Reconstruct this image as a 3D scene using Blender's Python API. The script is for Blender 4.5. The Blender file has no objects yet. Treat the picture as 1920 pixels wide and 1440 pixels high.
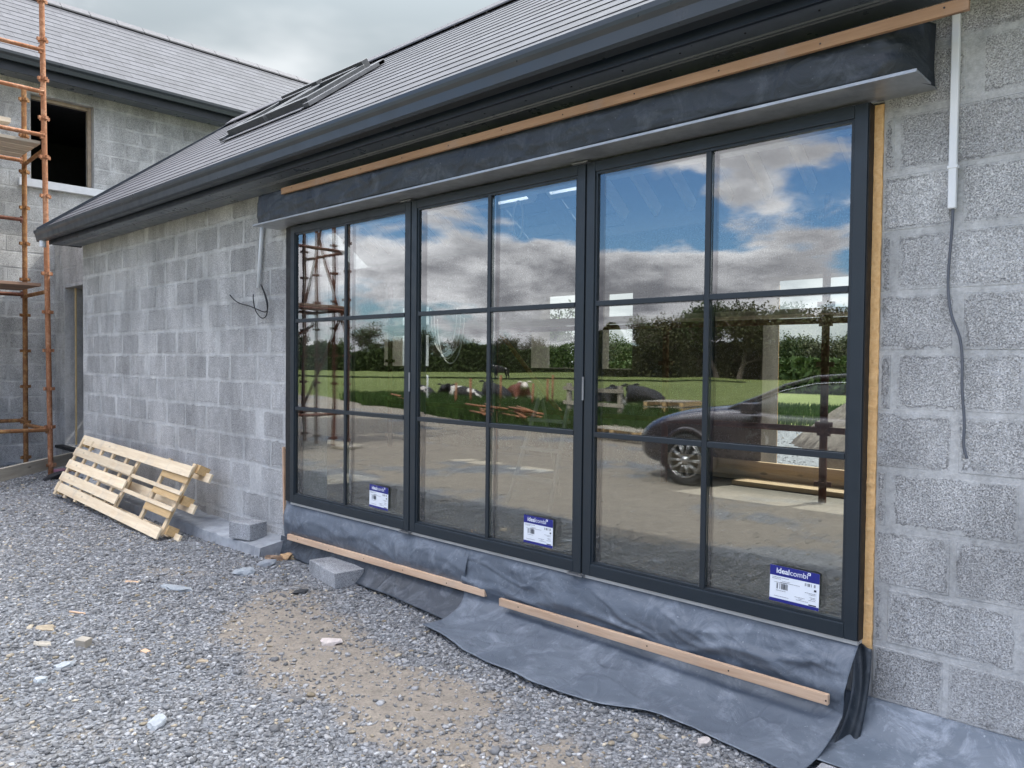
import bpy, bmesh, math, random
import numpy as np
from mathutils import Vector, Matrix, Quaternion
from mathutils import noise as mnoise
R = math.radians
random.seed(7)
rng = np.random.default_rng(11)
scene = bpy.context.scene
COL = scene.collection

# ------------------------------------------------------------------ camera
F0 = Vector((-0.6884, 0.7254, 0.0)).normalized()
R0 = Vector((F0.y, -F0.x, 0))
PIT, ROL = 0.0256, 0.0105
FW = F0 * math.cos(PIT) - Vector((0, 0, 1)) * math.sin(PIT)
UP = Vector((0, 0, 1)) * math.cos(PIT) + F0 * math.sin(PIT)
RT = R0 * math.cos(ROL) + UP * math.sin(ROL)
UP = UP * math.cos(ROL) - R0 * math.sin(ROL)
EYE = Vector((0, 0, 1.5))
FPX = 1450.0
cam_data = bpy.data.cameras.new("camera")
cam = bpy.data.objects.new("camera", cam_data)
COL.objects.link(cam)
M = Matrix.Identity(4)
for i in range(3):
    M[i][0] = RT[i]; M[i][1] = UP[i]; M[i][2] = -FW[i]; M[i][3] = EYE[i]
cam.matrix_world = M
cam_data.sensor_width = 36.0
cam_data.lens = 36.0 * FPX / 1920.0
cam_data.clip_start = 0.05
cam_data.clip_end = 2000
scene.camera = cam

# ------------------------------------------------------------------ sun, sky, exposure
SKYTINT = (0.68, 0.97, 1.36, 1)
SUN_EL = R(52)
SUN_AZ = Vector((0.27, 0.963))            # horizontal direction towards the sun
sun_data = bpy.data.lights.new("sun", 'SUN')
sun_data.energy = 2.8
sun_data.angle = R(0.5)
sun_data.color = (1.0, 0.955, 0.88)
sun = bpy.data.objects.new("sun", sun_data)
COL.objects.link(sun)
sdir = Vector((SUN_AZ.x * math.cos(SUN_EL), SUN_AZ.y * math.cos(SUN_EL), math.sin(SUN_EL))).normalized()
sun.rotation_euler = sdir.to_track_quat('Z', 'Y').to_euler()
scene.view_settings.view_transform = 'Standard'
scene.view_settings.look = 'None'
scene.view_settings.gamma = 1.0
scene.view_settings.exposure = 1.15

world = bpy.data.worlds.new("World")
scene.world = world
world.use_nodes = True
wn = world.node_tree
wn.nodes.clear()
def WN(t, **k):
    n = wn.nodes.new(t)
    for a, b in k.items(): setattr(n, a, b)
    return n
def wmath(op, a, b=None, c=None, clamp=False):
    n = WN('ShaderNodeMath', operation=op, use_clamp=clamp)
    for i, v in enumerate((a, b, c)):
        if v is None: continue
        if isinstance(v, (int, float)): n.inputs[i].default_value = v
        else: wn.links.new(v, n.inputs[i])
    return n.outputs[0]
def wrange(v, a, b, c, d, smooth=True):
    n = WN('ShaderNodeMapRange', interpolation_type='SMOOTHSTEP' if smooth else 'LINEAR')
    wn.links.new(v, n.inputs[0])
    for i, x in enumerate((a, b, c, d)): n.inputs[i + 1].default_value = x
    return n.outputs[0]
sky = WN('ShaderNodeTexSky', sky_type='NISHITA', sun_disc=False, sun_elevation=SUN_EL,
         sun_rotation=math.atan2(SUN_AZ.x, SUN_AZ.y), air_density=1.3, dust_density=1.0, ozone_density=1.6)
tc = WN('ShaderNodeTexCoord')
sep = WN('ShaderNodeSeparateXYZ'); wn.links.new(tc.outputs['Generated'], sep.inputs[0])
X_, Y_, Z_ = sep.outputs
zz = wmath('ADD', wmath('MAXIMUM', Z_, 0.0), 0.34)
cmb = WN('ShaderNodeCombineXYZ')
wn.links.new(wmath('DIVIDE', X_, zz), cmb.inputs[0]); wn.links.new(wmath('DIVIDE', Y_, zz), cmb.inputs[1])
wn.links.new(wmath('MULTIPLY', Z_, 3.0), cmb.inputs[2])
def wnoise(scale, detail, rough, off, dist=0.0):
    mp = WN('ShaderNodeMapping'); wn.links.new(cmb.outputs[0], mp.inputs[0]); mp.inputs['Location'].default_value = off
    n = WN('ShaderNodeTexNoise'); wn.links.new(mp.outputs[0], n.inputs['Vector'])
    n.inputs['Scale'].default_value = scale; n.inputs['Detail'].default_value = detail
    n.inputs['Roughness'].default_value = rough; n.inputs['Distortion'].default_value = dist
    return n.outputs['Fac']
n1 = wnoise(1.5, 9, 0.55, (0.3, 0.9, 0.4), 0.25)
n2 = wnoise(3.4, 7, 0.60, (7.7, 2.2, 1.4), 0.15)
n3 = wnoise(1.0, 5, 0.5, (1.7, 5.2, 2.4))
over = wrange(Y_, -0.15, 0.45, 0.0, 0.42)
low = wrange(Z_, 0.06, 0.215, 0.11, 0.0)
cov = wmath('SUBTRACT', wmath('ADD', wmath('ADD', n1, over), low), wrange(X_, -0.92, -0.68, 0.075, 0.0))
mask = wrange(cov, 0.50, 0.575, 0.0, 1.0)
# cloud body: thick parts are grey underneath, thin edges white
thick = wrange(cov, 0.53, 0.70, 1.0, 0.0)
shade = wmath('ADD', wmath('MULTIPLY', thick, 0.40), wmath('MULTIPLY', wrange(n2, 0.40, 0.64, 0.0, 1.0), 0.55), clamp=True)
crA = WN('ShaderNodeMix', data_type='RGBA'); wn.links.new(shade, crA.inputs[0])
crA.inputs[6].default_value = (0.56, 0.56, 0.62, 1); crA.inputs[7].default_value = (2.25, 2.22, 2.28, 1)
# overcast side: soft pale grey
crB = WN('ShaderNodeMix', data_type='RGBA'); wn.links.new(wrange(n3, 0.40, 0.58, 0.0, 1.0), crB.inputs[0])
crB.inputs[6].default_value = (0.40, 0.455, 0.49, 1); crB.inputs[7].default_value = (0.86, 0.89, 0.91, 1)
crM = WN('ShaderNodeMix', data_type='RGBA'); wn.links.new(wrange(Y_, 0.0, 0.35, 0.0, 1.0), crM.inputs[0])
wn.links.new(crA.outputs[2], crM.inputs[6]); wn.links.new(crB.outputs[2], crM.inputs[7])
# clouds overhead are brighter than clouds low down
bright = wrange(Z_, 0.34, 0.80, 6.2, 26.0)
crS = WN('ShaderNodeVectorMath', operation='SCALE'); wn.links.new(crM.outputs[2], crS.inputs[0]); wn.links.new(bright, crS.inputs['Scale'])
skm = WN('ShaderNodeMix', data_type='RGBA', blend_type='MULTIPLY'); skm.inputs[0].default_value = 1.0
wn.links.new(sky.outputs[0], skm.inputs[6]); skm.inputs[7].default_value = SKYTINT
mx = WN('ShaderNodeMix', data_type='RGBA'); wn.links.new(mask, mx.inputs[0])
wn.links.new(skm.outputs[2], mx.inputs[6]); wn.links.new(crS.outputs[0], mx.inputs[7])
gm = WN('ShaderNodeMix', data_type='RGBA'); wn.links.new(wrange(Z_, -0.03, -0.002, 0.0, 1.0), gm.inputs[0])
gm.inputs[6].default_value = (0.9, 1.0, 0.6, 1); wn.links.new(mx.outputs[2], gm.inputs[7])
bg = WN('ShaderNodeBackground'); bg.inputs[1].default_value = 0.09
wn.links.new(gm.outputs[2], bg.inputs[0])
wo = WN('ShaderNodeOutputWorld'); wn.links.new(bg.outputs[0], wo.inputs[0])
scene.render.engine = 'CYCLES'
try:
    scene.cycles.use_denoising = True
    scene.cycles.denoiser = 'OPENIMAGEDENOISE'
    scene.cycles.sample_clamp_indirect = 6
    scene.cycles.max_bounces = 10
    scene.cycles.transparent_max_bounces = 24
    scene.cycles.caustics_reflective = False
    scene.cycles.caustics_refractive = False
except Exception:
    pass

# ------------------------------------------------------------------ pixel -> place helpers (used to read real positions off the photograph)
def ray(px, py):
    return FW + RT * ((px - 960) / FPX) - UP * ((py - 720) / FPX)
def at_y(px, py, y):
    d = ray(px, py); return EYE + d * ((y - EYE.y) / d.y)
def at_z(px, py, z):
    d = ray(px, py); return EYE + d * ((z - EYE.z) / d.z)
GLASS_Y = 3.14
def mirrored(px, s):
    d = ray(px, 690); p = d * s
    return Vector((p.x, 2 * GLASS_Y - p.y, 0))

# ------------------------------------------------------------------ numpy value noise
def vnoise(x, y, seed=0):
    x = np.asarray(x, float) + seed * 17.3; y = np.asarray(y, float) + seed * 9.1
    xi = np.floor(x).astype(np.int64); yi = np.floor(y).astype(np.int64)
    xf = x - xi; yf = y - yi
    def h(a, b):
        n = (a * 374761393 + b * 668265263 + seed * 982451653) & 0xffffffff
        n = ((n ^ (n >> 13)) * 1274126177) & 0xffffffff
        n = n ^ (n >> 16)
        return (n & 0xffff) / 65535.0
    u = xf * xf * (3 - 2 * xf); v = yf * yf * (3 - 2 * yf)
    return (h(xi, yi) * (1 - u) + h(xi + 1, yi) * u) * (1 - v) + (h(xi, yi + 1) * (1 - u) + h(xi + 1, yi + 1) * u) * v
def fbm(x, y, seed=0, o=4):
    a, s, t = 0.5, 0.0, 0.0
    for i in range(o):
        s = s + a * vnoise(np.asarray(x) * 2 ** i, np.asarray(y) * 2 ** i, seed + i); t += a; a *= 0.5
    return s / t
def ground_z(x, y):
    return 0.030 * (fbm(np.asarray(x) * 0.9, np.asarray(y) * 0.9, 3) - 0.5) + 0.016 * (fbm(np.asarray(x) * 4, np.asarray(y) * 4, 9) - 0.5)
def dirt(x, y):
    """how much trodden earth (1) rather than loose stone (0)"""
    x = np.asarray(x, float); y = np.asarray(y, float)
    band = np.exp(-((y - (2.27 - 0.11 * (x + 3.3) + .10 * np.sin(x * 2.3))) / 0.40) ** 2) * np.exp(-((x + 3.4) / 2.0) ** 4)
    front = 1 / (1 + np.exp((y - 0.5 - 0.35 * np.sin(x * .9)) * 3.0)) * 1.0
    band = band + .9 * np.exp(-((x + 2.5) / .75) ** 2 - ((y - 2.12) / .30) ** 2)
    n = fbm(x * 1.3, y * 1.3, 21, 5)
    n2 = fbm(x * 6, y * 6, 27, 3)
    return np.clip((band * 1.15 + front + 0.12) * (0.42 + 1.25 * n) - 0.12 + (n - 0.60) * 1.4 + (n2 - .5) * .7 * np.clip(band + front, 0, 1), 0, 1)

# ------------------------------------------------------------------ material helpers
class Mat:
    def __init__(s, name):
        s.m = bpy.data.materials.new(name); s.m.use_nodes = True
        s.t = s.m.node_tree; s.p = s.t.nodes['Principled BSDF']; s._tc = None
    def n(s, t, **k):
        n = s.t.nodes.new(t)
        for a, b in k.items(): setattr(n, a, b)
        return n
    def l(s, a, b): s.t.links.new(a, b)
    def coord(s, kind='Object'):
        if s._tc is None: s._tc = s.n('ShaderNodeTexCoord')
        return s._tc.outputs[kind]
    def mapping(s, scale=(1, 1, 1), kind='Object', rot=(0, 0, 0), loc=(0, 0, 0)):
        m = s.n('ShaderNodeMapping'); s.l(s.coord(kind), m.inputs[0])
        m.inputs['Scale'].default_value = scale; m.inputs['Rotation'].default_value = rot; m.inputs['Location'].default_value = loc
        return m.outputs[0]
    def noise(s, scale, detail=4, rough=.5, vec=None, dist=0.0):
        n = s.n('ShaderNodeTexNoise'); s.l(vec or s.coord(), n.inputs['Vector'])
        n.inputs['Scale'].default_value = scale; n.inputs['Detail'].default_value = detail
        n.inputs['Roughness'].default_value = rough; n.inputs['Distortion'].default_value = dist
        return n.outputs['Fac']
    def voro(s, scale, vec=None, feature='F1', out='Distance'):
        n = s.n('ShaderNodeTexVoronoi', feature=feature); s.l(vec or s.coord(), n.inputs['Vector'])
        n.inputs['Scale'].default_value = scale
        return n.outputs[out]
    def rng(s, v, a, b, c=0., d=1., smooth=False):
        n = s.n('ShaderNodeMapRange', interpolation_type='SMOOTHSTEP' if smooth else 'LINEAR'); s.l(v, n.inputs[0])
        for i, x in enumerate((a, b, c, d)): n.inputs[i + 1].default_value = x
        return n.outputs[0]
    def math(s, op, a, b=None, clamp=False):
        n = s.n('ShaderNodeMath', operation=op, use_clamp=clamp)
        for i, v in enumerate((a, b)):
            if v is None: continue
            if isinstance(v, (int, float)): n.inputs[i].default_value = v
            else: s.l(v, n.inputs[i])
        return n.outputs[0]
    def mix(s, f, a, b, mode='MIX'):
        n = s.n('ShaderNodeMix', data_type='RGBA', blend_type=mode)
        for i, v in ((0, f), (6, a), (7, b)):
            if isinstance(v, (int, float)): n.inputs[i].default_value = v
            elif isinstance(v, tuple): n.inputs[i].default_value = (*v[:3], 1)
            else: s.l(v, n.inputs[i])
        return n.outputs[2]
    def attr(s, name, out='Color'):
        n = s.n('ShaderNodeAttribute', attribute_name=name); return n.outputs[out]
    def sep(s, c):
        n = s.n('ShaderNodeSeparateColor'); s.l(c, n.inputs[0]); return n.outputs
    def base(s, c):
        if isinstance(c, tuple): s.p.inputs['Base Color'].default_value = (*c[:3], 1)
        else: s.l(c, s.p.inputs['Base Color'])
        return s
    def rough(s, v):
        if isinstance(v, (int, float)): s.p.inputs['Roughness'].default_value = v
        else: s.l(v, s.p.inputs['Roughness'])
        return s
    def set(s, k, v): s.p.inputs[k].default_value = v; return s
    def bump(s, h, dist=.002, strength=1.0):
        n = s.n('ShaderNodeBump'); n.inputs['Distance'].default_value = dist; n.inputs['Strength'].default_value = strength
        s.l(h, n.inputs['Height']); s.l(n.outputs[0], s.p.inputs['Normal']); return s

def simple(name, c, rough=.6, metal=0., var=.12, nscale=8., bump=0.0, spec=None):
    m = Mat(name); f = m.rng(m.noise(nscale, 5, .6), .3, .7, 1 - var, 1 + var)
    cc = m.n('ShaderNodeVectorMath', operation='SCALE'); cc.inputs[0].default_value = c[:3]; m.l(f, cc.inputs['Scale'])
    m.base(cc.outputs[0]); m.l(m.rng(m.noise(nscale * 2.3, 4, .6), .3, .7, max(rough - .1, 0), min(rough + .1, 1)), m.p.inputs['Roughness'])
    m.set('Metallic', metal)
    if spec is not None: m.set('Specular IOR Level', spec)
    if bump: m.bump(m.noise(nscale * 12, 5, .6), bump)
    return m.m

def block_material(name, base=(.525, .525, .515), contrast=1.0, mortar=(.495, .50, .49), smear=1.0, grain=1.0, warm=0.0):
    m = Mat(name)
    t = m.sep(m.attr('tint'))
    v = m.n('ShaderNodeMapping'); m.l(m.coord(), v.inputs[0])
    vec = v.outputs[0]
    # aggregate: pits and pale grains about 4-8 mm
    dn = m.noise(14, 3, .5, vec)
    vo = m.n('ShaderNodeTexVoronoi'); m.l(vec, vo.inputs['Vector']); vo.inputs['Scale'].default_value = 230 * grain; vo.inputs['Randomness'].default_value = 1
    cell = m.sep(vo.outputs['Color'])
    pit = m.rng(m.noise(185 * grain, 3, .7, vec), .39, .47, 1, 0, True)
    fine = m.noise(230 * grain, 2, .6, vec)
    tone = m.rng(cell[0], 0, 1, .66, 1.30)
    tone = m.math('MULTIPLY', tone, m.rng(fine, .3, .7, .8, 1.2))
    bt = m.rng(t[0], 0, 1, .82, 1.10)
    tone = m.math('MULTIPLY', tone, bt)
    cs = m.n('ShaderNodeVectorMath', operation='SCALE'); cs.inputs[0].default_value = base; m.l(tone, cs.inputs['Scale'])
    pitf = m.math('MULTIPLY', pit, m.rng(t[1], 0, 1, .30, .62))
    c = m.mix(pitf, cs.outputs[0], tuple(x * .24 for x in base))
    grain_w = m.rng(cell[1], .86, .92, 0, .55 * contrast)
    c = m.mix(grain_w, c, (.58, .60, .62))
    # mortar smeared over the arrises: distance to the block's own edge (uv in metres, size in a second map)
    uv = m.n('ShaderNodeUVMap', uv_map='edge'); su = m.n('ShaderNodeSeparateXYZ'); m.l(uv.outputs[0], su.inputs[0])
    ed = m.math('MINIMUM', su.outputs[0], su.outputs[1])
    wob = m.math('MULTIPLY', m.math('SUBTRACT', m.noise(13, 7, .75, vec), .50), .085 * smear)
    sm = m.rng(m.math('SUBTRACT', ed, wob), .004, .013, 1, 0, True)
    sm = m.math('MULTIPLY', sm, m.rng(t[1], 0, 1, .55, 1))
    mort = m.math('MAXIMUM', sm, t[2])
    mm = m.n('ShaderNodeVectorMath', operation='SCALE'); mm.inputs[0].default_value = mortar
    m.l(m.math('MULTIPLY', m.rng(m.noise(60, 4, .6, vec), .3, .7, .84, 1.12), m.rng(m.noise(2.0, 3, .5, vec), .3, .7, .9, 1.08)), mm.inputs['Scale'])
    c = m.mix(mort, c, mm.outputs[0])
    edl = m.math('SUBTRACT', ed, wob)
    crack = m.math('MULTIPLY', m.math('MULTIPLY', m.rng(edl, .006, .011, 0, 1, True), m.rng(edl, .011, .017, 1, 0, True)), m.rng(m.noise(7, 4, .6, vec), .44, .62, 0, .55))
    crack = m.math('MULTIPLY', crack, m.math('SUBTRACT', 1.0, t[2]))
    c = m.mix(crack, c, tuple(x * .30 for x in base))
    # weather stains, damp streaks running down
    st = m.n('ShaderNodeMapping'); m.l(m.coord(), st.inputs[0]); st.inputs['Scale'].default_value = (3, 3, 1.3)
    stn = m.rng(m.noise(1.4, 6, .65, st.outputs[0]), .38, .62, .76, 1.12)
    c2 = m.n('ShaderNodeVectorMath', operation='SCALE'); m.l(c, c2.inputs[0]); m.l(stn, c2.inputs['Scale'])
    spots = m.math('MULTIPLY', m.rng(m.noise(5.5, 5, .7, vec), .62, .70, 0, .45), m.rng(cell[2], 0, 1, .4, 1))
    c3 = m.mix(spots, c2.outputs[0], (.62, .65, .68))
    m.base(c3); m.rough(.94); m.set('Specular IOR Level', .25)
    hgt = m.math('ADD', m.math("MULTIPLY", crack, -.7), m.math('ADD', m.math('MULTIPLY', m.math('SUBTRACT', m.rng(cell[0], 0, 1, .3, 1), pitf), m.math('SUBTRACT', 1.0, m.math('MULTIPLY', mort, .85))),
                 m.math('ADD', m.math('MULTIPLY', m.noise(40, 5, .65, vec), .9), m.math('MULTIPLY', sm, .35))))
    m.bump(hgt, .0045, .9)
    return m.m

def wood_material(name, c1, c2, axis=0, scale=1.0, knots=True, rough=.75):
    m = Mat(name)
    sc = [24, 24, 24]; sc[axis] = 1.6
    v = m.mapping(tuple(x * scale for x in sc))
    g = m.noise(1.0, 6, .6, v, .6)
    f = m.noise(5.0, 3, .6, v, .3)
    c = m.mix(m.rng(m.math('ADD', m.math('MULTIPLY', g, .7), m.math('MULTIPLY', f, .3)), .36, .62), c1, c2)
    oi = m.n('ShaderNodeObjectInfo'); r = m.rng(oi.outputs['Random'], 0, 1, .85, 1.12)
    cc = m.n('ShaderNodeVectorMath', operation='SCALE'); m.l(c, cc.inputs[0]); m.l(r, cc.inputs['Scale']); c = cc.outputs[0]
    if knots:
        sk = [9, 9, 9]; sk[axis] = 3.2
        kv = m.mapping(tuple(sk))
        k = m.rng(m.voro(1.0, kv), .06, .17, .75, 0, True)
        c = m.mix(k, c, tuple(x * .32 for x in c1))
    d = m.rng(m.noise(3.0, 6, .7), .52, .75, 0, .45)
    c = m.mix(d, c, (.30, .28, .26))
    m.base(c); m.rough(rough); m.bump(g, .0015, .6)
    return m.m

def rust_material(name, paint, rust, amount=.5, rough=.55):
    m = Mat(name)
    n = m.noise(9, 7, .7); n2 = m.noise(38, 4, .6)
    f = m.rng(m.math('ADD', m.math('MULTIPLY', n, .7), m.math('MULTIPLY', n2, .3)), .52 - amount * .3, .64 - amount * .25)
    c = m.mix(f, paint, rust)
    c = m.mix(m.rng(m.noise(22, 3, .5), .58, .66, 0, .5), c, tuple(x * .45 for x in rust))
    m.base(c); m.rough(m.rng(f, 0, 1, rough - .1, .85)); m.bump(n2, .0012, .7)
    m.set('Specular IOR Level', .4)
    return m.m

BLOCK = block_material('concrete_block_near')
BLOCK_FAR = block_material('concrete_block_far', base=(.48, .485, .48), mortar=(.475, .48, .475), smear=1.6, grain=.7)
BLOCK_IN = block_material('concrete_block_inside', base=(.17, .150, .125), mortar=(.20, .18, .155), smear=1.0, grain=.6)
WOOD_Y = wood_material('pallet_pine', (.68, .53, .34), (.82, .69, .49), 0)
WOOD_YV = wood_material('pallet_pine_cross', (.56, .42, .25), (.70, .57, .38), 1)
WOOD_O = wood_material('pallet_chipwood', (.50, .33, .15), (.63, .44, .22), 0, 1.5)
WOOD_P = wood_material('batten_pine', (.50, .32, .20), (.66, .47, .32), 0)
WOOD_D = wood_material('eaves_batten', (.28, .155, .075), (.40, .235, .125), 0)
WOOD_G = wood_material('plank_weathered', (.30, .27, .22), (.42, .38, .31), 0)
WOOD_PY = wood_material('board_pine_long', (.55, .38, .22), (.70, .53, .34), 0)
FRAME = simple('anthracite_aluminium', (.0125, .0215, .030), .40, .0, .06, 5, .0, .5)
BARM = simple('anthracite_glazing_bar', (.012, .020, .028), .40, .0, .06, 5)
SEAL = simple('black_rubber_seal', (.006, .007, .008), .6)
GUTTER = simple('dark_grey_gutter', (.026, .034, .041), .36, .0, .05, 3)
FASCIA = simple('dark_blue_grey_fascia', (.008, .014, .024), .40, .0, .06, 3)
SOFFIT = simple('grey_soffit', (.105, .125, .148), .34, .0, .06, 3)
SCREW = simple('screw_steel', (.03, .03, .03), .4, .8)
LINTEL = simple('galvanised_lintel', (.36, .38, .40), .42, .55, .16, 12, .0004)
WHITE = simple('white_plastic', (.78, .80, .80), .4, 0, .03)
GREYC = simple('grey_conduit', (.62, .66, .70), .4, 0, .06)
CABLE = simple('black_cable', (.012, .013, .016), .5)
CABLEG = simple('grey_cable', (.10, .11, .13), .5)
CONC = simple('concrete_pale', (.42, .43, .44), .9, 0, .18, 7, .004)
CONC2 = simple('concrete_block_loose', (.40, .41, .42), .95, 0, .20, 40, .004)
SILLM = simple('sill_concrete', (.62, .64, .66), .8, 0, .08, 7, .001)
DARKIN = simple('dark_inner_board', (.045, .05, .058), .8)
REVEAL = simple('reveal_timber', (.33, .27, .20), .8, 0, .2, 12)
PLASTER = simple('grey_render', (.30, .32, .34), .95, 0, .16, 5, .006)

def foam_material():
    m = Mat('foam_edge_orange')
    n = m.noise(55, 5, .7)
    m.base(m.mix(m.rng(n, .3, .7), (.76, .43, .17), (.90, .60, .29))); m.rough(.9); m.bump(n, .006)
    return m.m
FOAM = foam_material()

def membrane_material(name, c1, c2, dust):
    m = Mat(name)
    n = m.noise(2.6, 7, .62, None, .4)
    c = m.mix(m.rng(n, .35, .68), c1, c2)
    d = m.math('MULTIPLY', m.rng(m.noise(6.5, 8, .72, None, .8), .50, .72), dust)
    c = m.mix(d, c, (.36, .40, .45))
    specks = m.rng(m.noise(70, 2, .5), .71, .75, 0, .9 * min(dust, .6))
    c = m.mix(specks, c, (.45, .48, .5))
    m.base(c); m.rough(m.rng(n, .3, .7, .42, .60)); m.set('Specular IOR Level', .5)
    dv = m.n('ShaderNodeVectorMath', operation='ADD'); m.l(m.coord(), dv.inputs[0]); nz = m.n('ShaderNodeTexNoise'); nz.inputs['Scale'].default_value = 2.5; m.l(m.coord(), nz.inputs['Vector']); m.l(nz.outputs['Color'], dv.inputs[1])
    crs = m.rng(m.voro(1.7, dv.outputs[0], 'DISTANCE_TO_EDGE'), 0, .06, 1, 0)
    m.bump(m.math('ADD', m.math('ADD', m.math('MULTIPLY', m.noise(7, 4, .5, None, 1.0), 1.0), m.math('MULTIPLY', crs, .22)), m.math('MULTIPLY', m.noise(190, 2, .5), .05)), .02, .55)
    return m.m
MEMB = membrane_material('dpc_membrane_grey', (.090, .110, .137), (.128, .152, .182), .42)
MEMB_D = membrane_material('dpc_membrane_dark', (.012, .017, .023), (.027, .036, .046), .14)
MEMB_SHADED = membrane_material('dpc_membrane_shaded', (.030, .038, .048), (.05, .06, .075), .25)  # darker copy of the membrane: shade below the left batten put into the colour

def slate_material(name, du, rough=.42, axis=0):
    """axis: object coordinate that runs along the eaves; staggered vertical joints from courses"""
    m = Mat(name)
    uv = m.n('ShaderNodeUVMap', uv_map='slate'); su = m.n('ShaderNodeSeparateXYZ'); m.l(uv.outputs[0], su.inputs[0])
    row = m.math('FLOOR', su.outputs[1])
    off = m.math('MULTIPLY', m.math('MODULO', row, 2.0), .5)
    u = m.math('ADD', m.math('DIVIDE', su.outputs[0], du), off)
    fr = m.math('FRACT', u)
    line = m.rng(m.math('MINIMUM', fr, m.math('SUBTRACT', 1.0, fr)), .004 / du, .009 / du, 1, 0)
    cb = m.n('ShaderNodeCombineXYZ'); m.l(m.math('FLOOR', u), cb.inputs[0]); m.l(row, cb.inputs[1])
    wnn = m.n('ShaderNodeTexWhiteNoise'); m.l(cb.outputs[0], wnn.inputs['Vector'])
    tone = m.math('MULTIPLY', m.rng(wnn.outputs['Value'], 0, 1, .85, 1.14), m.rng(m.noise(1.2, 4, .6), .3, .7, .92, 1.08))
    cs = m.n('ShaderNodeVectorMath', operation='SCALE'); cs.inputs[0].default_value = (.068, .070, .081); m.l(tone, cs.inputs['Scale'])
    c = m.mix(m.math('MULTIPLY', line, .75), cs.outputs[0], (.03, .03, .035))
    m.base(c); m.rough(m.rng(m.noise(9, 4, .6), .3, .7, rough + .06, rough + .2)); m.set('Specular IOR Level', .32)
    m.bump(m.math('ADD', m.math('MULTIPLY', m.noise(45, 4, .6), .3), m.math('SUBTRACT', 1.0, line)), .002, .6)
    return m.m
SLATE = slate_material('roof_slate', .30)
SLATE_EDGE = simple('slate_edge', (.035, .038, .045), .7)

def glass_material(name, f0, tint=(.86, .90, .89)):
    m = Mat(name); t = m.t
    t.nodes.remove(m.p)
    lw = m.n('ShaderNodeLayerWeight'); lw.inputs[0].default_value = .5
    pw = m.math('POWER', lw.outputs['Facing'], 4.0)
    fac = m.math('ADD', m.math('MULTIPLY', pw, 1 - f0), f0)
    tr = m.n('ShaderNodeBsdfTransparent'); tr.inputs[0].default_value = (*tint, 1)
    gl = m.n('ShaderNodeBsdfGlossy'); gl.inputs['Roughness'].default_value = 0.0; gl.inputs[0].default_value = (.97, .98, 1, 1)
    bp = m.n('ShaderNodeBump'); bp.inputs['Distance'].default_value = .0012; bp.inputs['Strength'].default_value = .5; m.l(m.noise(2.2, 1, .4), bp.inputs['Height']); m.l(bp.outputs[0], gl.inputs['Normal'])
    mx = m.n('ShaderNodeMixShader'); m.l(fac, mx.inputs[0]); m.l(tr.outputs[0], mx.inputs[1]); m.l(gl.outputs[0], mx.inputs[2])
    m.l(mx.outputs[0], t.nodes['Material Output'].inputs[0])
    return m.m
GLASS = glass_material('coated_double_glazing', .155, (.86, .89, .87))
ROOFGLASS = glass_material('rooflight_glass', .10)
CARGLASS = simple('car_glass_dark', (.012, .014, .016), .04, 0, .0)

# ------------------------------------------------------------------ mesh helpers
def link_parent(o, parent):
    COL.objects.link(o)
    if parent is not None:
        o.parent = parent
        o.matrix_parent_inverse = Matrix.Translation(root_loc(parent)).inverted()
def root_loc(o):
    v = Vector(o.location)
    return v
def tagit(o, label=None, cat=None, group=None, kind=None):
    if label: o['label'] = label
    if cat: o['category'] = cat
    if group: o['group'] = group
    if kind: o['kind'] = kind
    return o
def thing(name, label, cat, loc=(0, 0, 0), group=None):
    o = bpy.data.objects.new(name, None); COL.objects.link(o); o.location = loc
    o.empty_display_size = .2
    return tagit(o, label, cat, group)

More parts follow.
